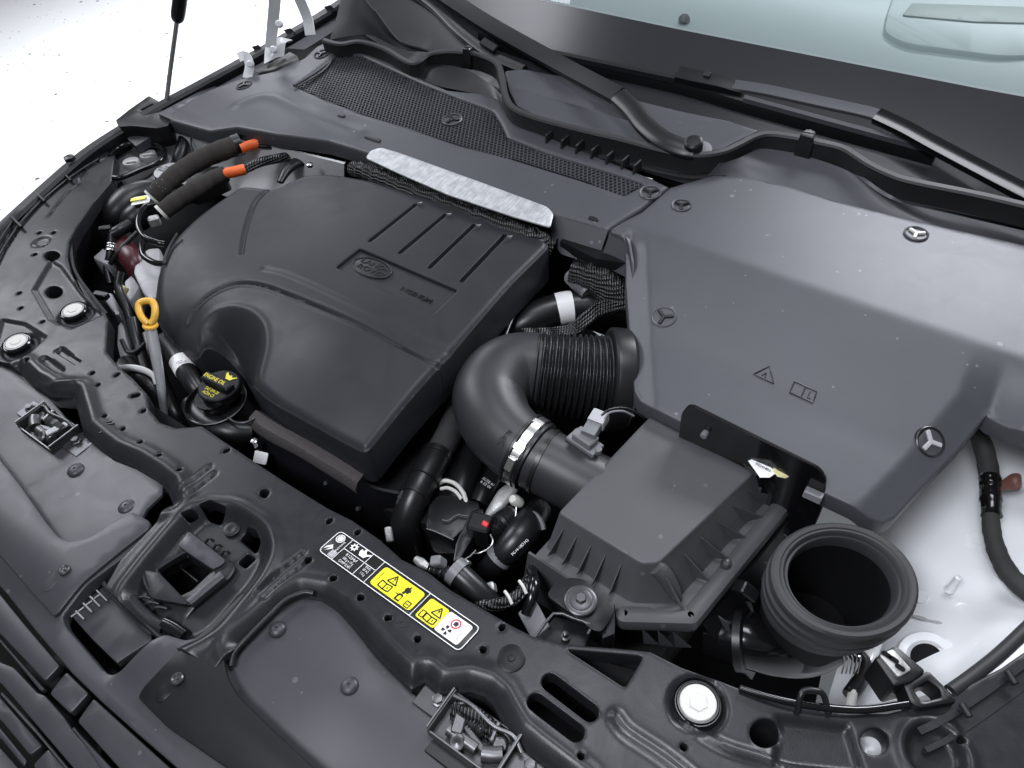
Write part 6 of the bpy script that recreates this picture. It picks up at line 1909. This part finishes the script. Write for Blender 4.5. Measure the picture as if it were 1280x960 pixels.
def latch(c, sgn, label):
    c = np.asarray(c, float)
    t = thing('bonnet_latch', label, 'latch', c, 'bonnet latches')

    def at(x, y, z):
        return c + np.array([x * sgn, y, z])
    # pressed steel box: floor, four walls with bright cut edges
    box('base', at(0, 0, -.022), (.100, .056, .004), M['dsteel'], t)
    for x in (-.046, .046):
        box('end_wall', at(x, 0, -.022), (.003, .054, .022), M['dsteel'], t, bev=.0008)
    for y in (-.026, .026):
        box('side_wall', at(0, y, -.022), (.094, .0025, .014), M['dsteel'], t, bev=.0008)
    tube('cut_edge', [at(-.048, -.026, .0005), at(-.048, 0, .0005), at(-.048, .027, .0005)], .0017, M['zinc'], t, seg=6, n=2)
    tube('cut_edge', [at(.048, -.026, .0005), at(.048, 0, .0005), at(.048, .027, .0005)], .0017, M['zinc'], t, seg=6, n=2)
    tube('cut_edge', [at(-.048, -.0265, -.008), at(0, -.0265, -.008), at(.048, -.0265, -.008)], .0016, M['zinc'], t, seg=6, n=2)
    tube('spring_arm', [at(-.044, .020, -.002), at(-.020, .022, .001), at(.015, .017, .001), at(.040, .021, -.001), at(.058, .012, -.004)], .0028, M['zinc'], t, seg=8)
    box('catch_hook', at(-.022, .004, -.010), (.014, .036, .010), M['zinc'], t, xdir=(1, .35 * sgn, 0), bev=.0015)
    lathe('roller', at(-.012, -.014, -.014), [(.010, -.004), (.010, .010), (.008, .012), (.004, .012), (.0001, .010)], M['zinc'], t, seg=20, axis=(.2 * sgn, -.5, .8))
    lathe('roller', at(.030, .010, -.016), [(.009, -.004), (.009, .010), (.007, .012), (.0001, .012)], M['zinc'], t, seg=20, axis=(.2 * sgn, -.4, .8))
    for x in (-.066, .066):
        box('ear', at(x, .006, -.018), (.040, .034, .003), M['dsteel'], t, bev=.001)
        lathe('ear_bolt', at(x + .006, .008, -.015), [(.0085, 0), (.0085, .003), (.006, .004), (.006, .009), (.0001, .010)], M['zinc'], t, seg=6)
    tube('spring', [at(-.030, .010, -.008), at(-.008, .010, -.008), at(.010, .010, -.008)], .009, M['zinc'], t, seg=16, n=20, wave=lambda s: .0015 * math.sin(s * 1600))
    tube('pawl_pin', [at(-.028, -.012, -.010), at(.0, -.012, -.010), at(.012, -.012, -.010)], .0075, M['zinc'], t, seg=16, n=4)
    tube('catch_drum', [at(.020, -.012, -.010), at(.032, -.006, -.010), at(.040, .0, -.010)], .010, M['zinc'], t, seg=18, n=5)
    box('pawl', at(-.004, -.002, -.014), (.050, .008, .008), M['dsteel'], t, xdir=(1, -.3 * sgn, 0))
    box('pawl', at(.020, .014, -.012), (.006, .024, .010), M['zinc'], t, xdir=(1, .2, 0))
    box('striker_plate', at(-.012, -.034, -.026), (.060, .022, .004), M['black'], t, xdir=(1, 0, 0))
    slab('foot', rounded(np.array([at(-.04, -.03, 0)[:2], at(.03, -.03, 0)[:2], at(.036, -.052, 0)[:2], at(.012, -.06, 0)[:2], at(-.02, -.058, 0)[:2]]), .006, 3), M['gloss'], t, z=c[2] - .032, th=.012, bev=.002)
    return t


latch(P(592, 914, -.004), 1, 'zinc and black bonnet latch at the bottom edge, right of the grey cover panel')
latch(P(58, 530, -.006), -1, 'bonnet latch by the left edge below the white plugs')
tube('latch_cable', [P(568, 888, -.016), P(588, 894, -.012), P(606, 906, -.014), P(622, 922, -.02)], .012, M['braid'], None, seg=14, label='black flecked braided cable behind the lower latch', cat='cable')

# ================================================================== warning sticker
A_, B_, D_ = P(426, 664, 0), P(602, 786, 0), P(397.6, 689, 0)
gxx, gyy = np.meshgrid(np.linspace(.12, .37, 30), np.linspace(.25, .305, 12))
SZ = float(car_z(gxx.ravel(), gyy.ravel()).max()) + .0003
T_STK = thing('warning_sticker', 'black yellow and white warning sticker on the lock panel', 'sticker', (D_[0], D_[1], 0))
EX, EY = (B_ - A_), (A_ - D_)


def S(s, t, k=0):
    p = D_ + EX * s + EY * t
    return np.array([p[0], p[1], SZ + .0012 + k * .00025])


def decal(name, st, mt, k, par=None):
    return mk(name, [S(a, b, k) for a, b in st], [tuple(range(len(st)))], M[mt], par or T_STK, smooth=None)


asp = np.linalg.norm(EX) / np.linalg.norm(EY)


def rrect(s0, t0, s1, t1, r_):
    q = rounded([(s0 * asp, t0), (s1 * asp, t0), (s1 * asp, t1), (s0 * asp, t1)], r_, 4)
    return [(a / asp, b) for a, b in q]


ols = np.array([S(a, b)[:2] for a, b in rrect(0, 0, 1, 1, .18)])
slab('backing', ols, M['sticker'], T_STK, z=SZ + .0011, th=.004, bev=.0003, h=.02)


def line(s0, t0, s1, t1, w=.022, mt='swhite', k=2, name='line', par=None):
    d = np.array([(s1 - s0) * asp, t1 - t0])
    d = d / np.linalg.norm(d)
    n_ = np.array([-d[1], d[0]]) * w / 2
    q = [(s0 + n_[0] / asp, t0 + n_[1]), (s1 + n_[0] / asp, t1 + n_[1]), (s1 - n_[0] / asp, t1 - n_[1]), (s0 - n_[0] / asp, t0 - n_[1])]
    return decal(name, q[::-1], mt, k, par)


def poly_line(name, st, w, mt, k, closed=True):
    st = list(st)
    if closed:
        st = st + [st[0]]
    return merge(name, [line(*a, *b, w, mt, k) for a, b in zip(st[:-1], st[1:])], T_STK)


poly_line('white_border', rrect(.004, .02, .996, .98, .17), .028, 'swhite', 1)
for nm, a in (('divider', (.105, .02, .105, .98)), ('divider', (.262, .02, .262, .98)), ('divider', (.345, .02, .345, .98)), ('divider', (.668, .02, .668, .98)), ('divider', (.105, .56, .345, .56))):
    line(*a, name=nm)
decal('yellow_panel', rrect(.368, .12, .652, .88, .14), 'syellow', 1)
decal('yellow_panel', rrect(.690, .12, .815, .88, .10), 'syellow', 1)
decal('white_panel', rrect(.8165, .12, .968, .88, .10), 'swhite', 1)
xd, yd = EX / np.linalg.norm(EX), EY / np.linalg.norm(EY)
hS = np.linalg.norm(EY)


def stext(body, s, t, size, mt='swhite', vert=False, k=2, sx=1.0):
    text('lettering', body, S(s, t, k), yd if vert else xd, -xd if vert else yd, size * hS, M[mt], T_STK, ext=.00005, sx=sx)


stext('R1234yf', .184, .44, .15)
stext('500 g ± 15 g', .184, .29, .13, sx=.72)
stext('GWP 0.501', .184, .14, .14, sx=.8)
stext('PAG', .303, .66 - .18, .12)
stext('SP-A2', .303, .36, .12, sx=.8)
stext('115 g', .303, .22, .12, sx=.8)
stext('LAND ROVER', .082, .52, .10, vert=True, sx=.8)
# ring mark and chevron in the first field
el = [(.045 + .026 * math.cos(a), .76 + .16 * math.sin(a)) for a in np.linspace(0, 2 * math.pi, 24, False)]
decal('oval_mark', el, 'swhite', 2)
poly_line('oval_ring', [(.045 + .019 * math.cos(a), .76 + .115 * math.sin(a)) for a in np.linspace(0, 2 * math.pi, 20, False)], .02, 'sticker', 3)
decal('wing_mark', [(.016, .18), (.050, .40), (.040, .46), (.018, .30)], 'swhite', 2)
decal('wing_mark', [(.030, .14), (.058, .34), (.052, .40), (.040, .30)], 'swhite', 2)
decal('small_label', [(.062, .06), (.100, .06), (.100, .32), (.062, .32)], 'grey', 2)
sn = []
for k in range(24):
    r_ = .17 if k % 3 == 0 else .105
    sn.append((.147 + r_ * math.cos(k * math.pi / 12) / asp, .79 + r_ * math.sin(k * math.pi / 12)))
decal('snowflake', sn, 'swhite', 2)
decal('snowflake_eye', [(.147 + .05 * math.cos(a) / asp, .79 + .05 * math.sin(a)) for a in np.linspace(0, 6.283, 12, False)], 'sticker', 3)
oc = [(-.20, .02), (-.12, -.12), (.10, -.12), (.14, -.02), (.26, .08), (.22, .12), (.10, .04), (.02, .10), (-.02, .22), (-.08, .20), (-.08, .08), (-.18, .12)]
decal('oil_can', [(.220 + a / asp, .78 + b) for a, b in oc], 'swhite', 2)


def warn(s, t, h_):
    tr = [(s - h_ * .6 / asp, t - h_ * .45), (s + h_ * .6 / asp, t - h_ * .45), (s, t + h_ * .55)]
    poly_line('warning_triangle', tr, .045, 'sticker', 2)
    line(s, t - h_ * .05, s, t + h_ * .25, .05, 'sticker', 2, 'exclamation')
    line(s, t - h_ * .25, s, t - h_ * .17, .05, 'sticker', 2, 'exclamation')


def book(s, t, h_):
    w = h_ * .85 / asp
    poly_line('open_book', [(s - w, t - h_ * .4), (s, t - h_ * .5), (s + w, t - h_ * .4), (s + w, t + h_ * .45), (s, t + h_ * .35), (s - w, t + h_ * .45)], .042, 'sticker', 2)
    line(s, t - h_ * .5, s, t + h_ * .35, .042, 'sticker', 2, 'book_spine')
    line(s + w * .5, t - h_ * .2, s + w * .5, t + h_ * .15, .03, 'sticker', 2, 'book_mark')


warn(.465, .66, .30)
book(.450, .33, .26)
warn(.775, .63, .30)
book(.765, .30, .24)
stext('! A R1234yf', .389, .5, .07, 'sticker', vert=True)
fl_ = [(-.08, -.12), (.06, -.14), (.12, -.02), (.08, .06), (.07, .0), (.02, .16), (-.03, .06), (-.07, .08), (-.12, -.02)]
decal('flame_mark', [(.565 + a / asp, .66 + b) for a, b in fl_], 'sticker', 2)
tk = [(-.12, -.14), (.08, -.14), (.08, .10), (.02, .14), (-.06, .14), (-.12, .08)]
decal('technician_mark', [(.556 + a / asp, .30 + b) for a, b in tk], 'sticker', 2)
decal('technician_badge', [(.558 + a * .55 / asp, .29 + b * .55) for a, b in tk], 'syellow', 3)
decal('technician_head', [(.555 + .05 * math.cos(a) / asp, .50 + .05 * math.sin(a)) for a in np.linspace(0, 6.283, 10, False)], 'sticker', 2)
line(.522, .36, .542, .36, .03, 'sticker', 2, 'technician_arm')
poly_line('certificate', [(.603, .16), (.633, .16), (.633, .36), (.603, .36)], .035, 'sticker', 2)
line(.609, .26, .627, .26, .03, 'sticker', 2, 'certificate_line')
poly_line('certificate', [(.703, .20), (.727, .20), (.727, .42), (.703, .42)], .035, 'sticker', 2)
poly_line('red_ring', [(.888 + .145 * math.cos(a) / asp, .64 + .145 * math.sin(a)) for a in np.linspace(0, 2 * math.pi, 24, False)], .05, 'sred', 2)
decal('hand_mark', [(.888 + a / asp, .64 + b) for a, b in [(-.07, -.06), (.06, -.08), (.09, .03), (.02, .09), (-.06, .06)]], 'sticker', 2)
for k in range(4):
    a = k * math.pi / 2 + .4
    b = [(r_ * math.cos(a + q), r_ * math.sin(a + q)) for r_, q in ((.03, 0), (.10, -.5), (.165, -.35), (.165, .25), (.11, .45))]
    decal('fan_blade', [(.872 + x / asp, .32 + y) for x, y in b], 'sticker', 2)
stext('MG 12 V-20 A 1', .945, .42, .05, 'sticker', vert=True)
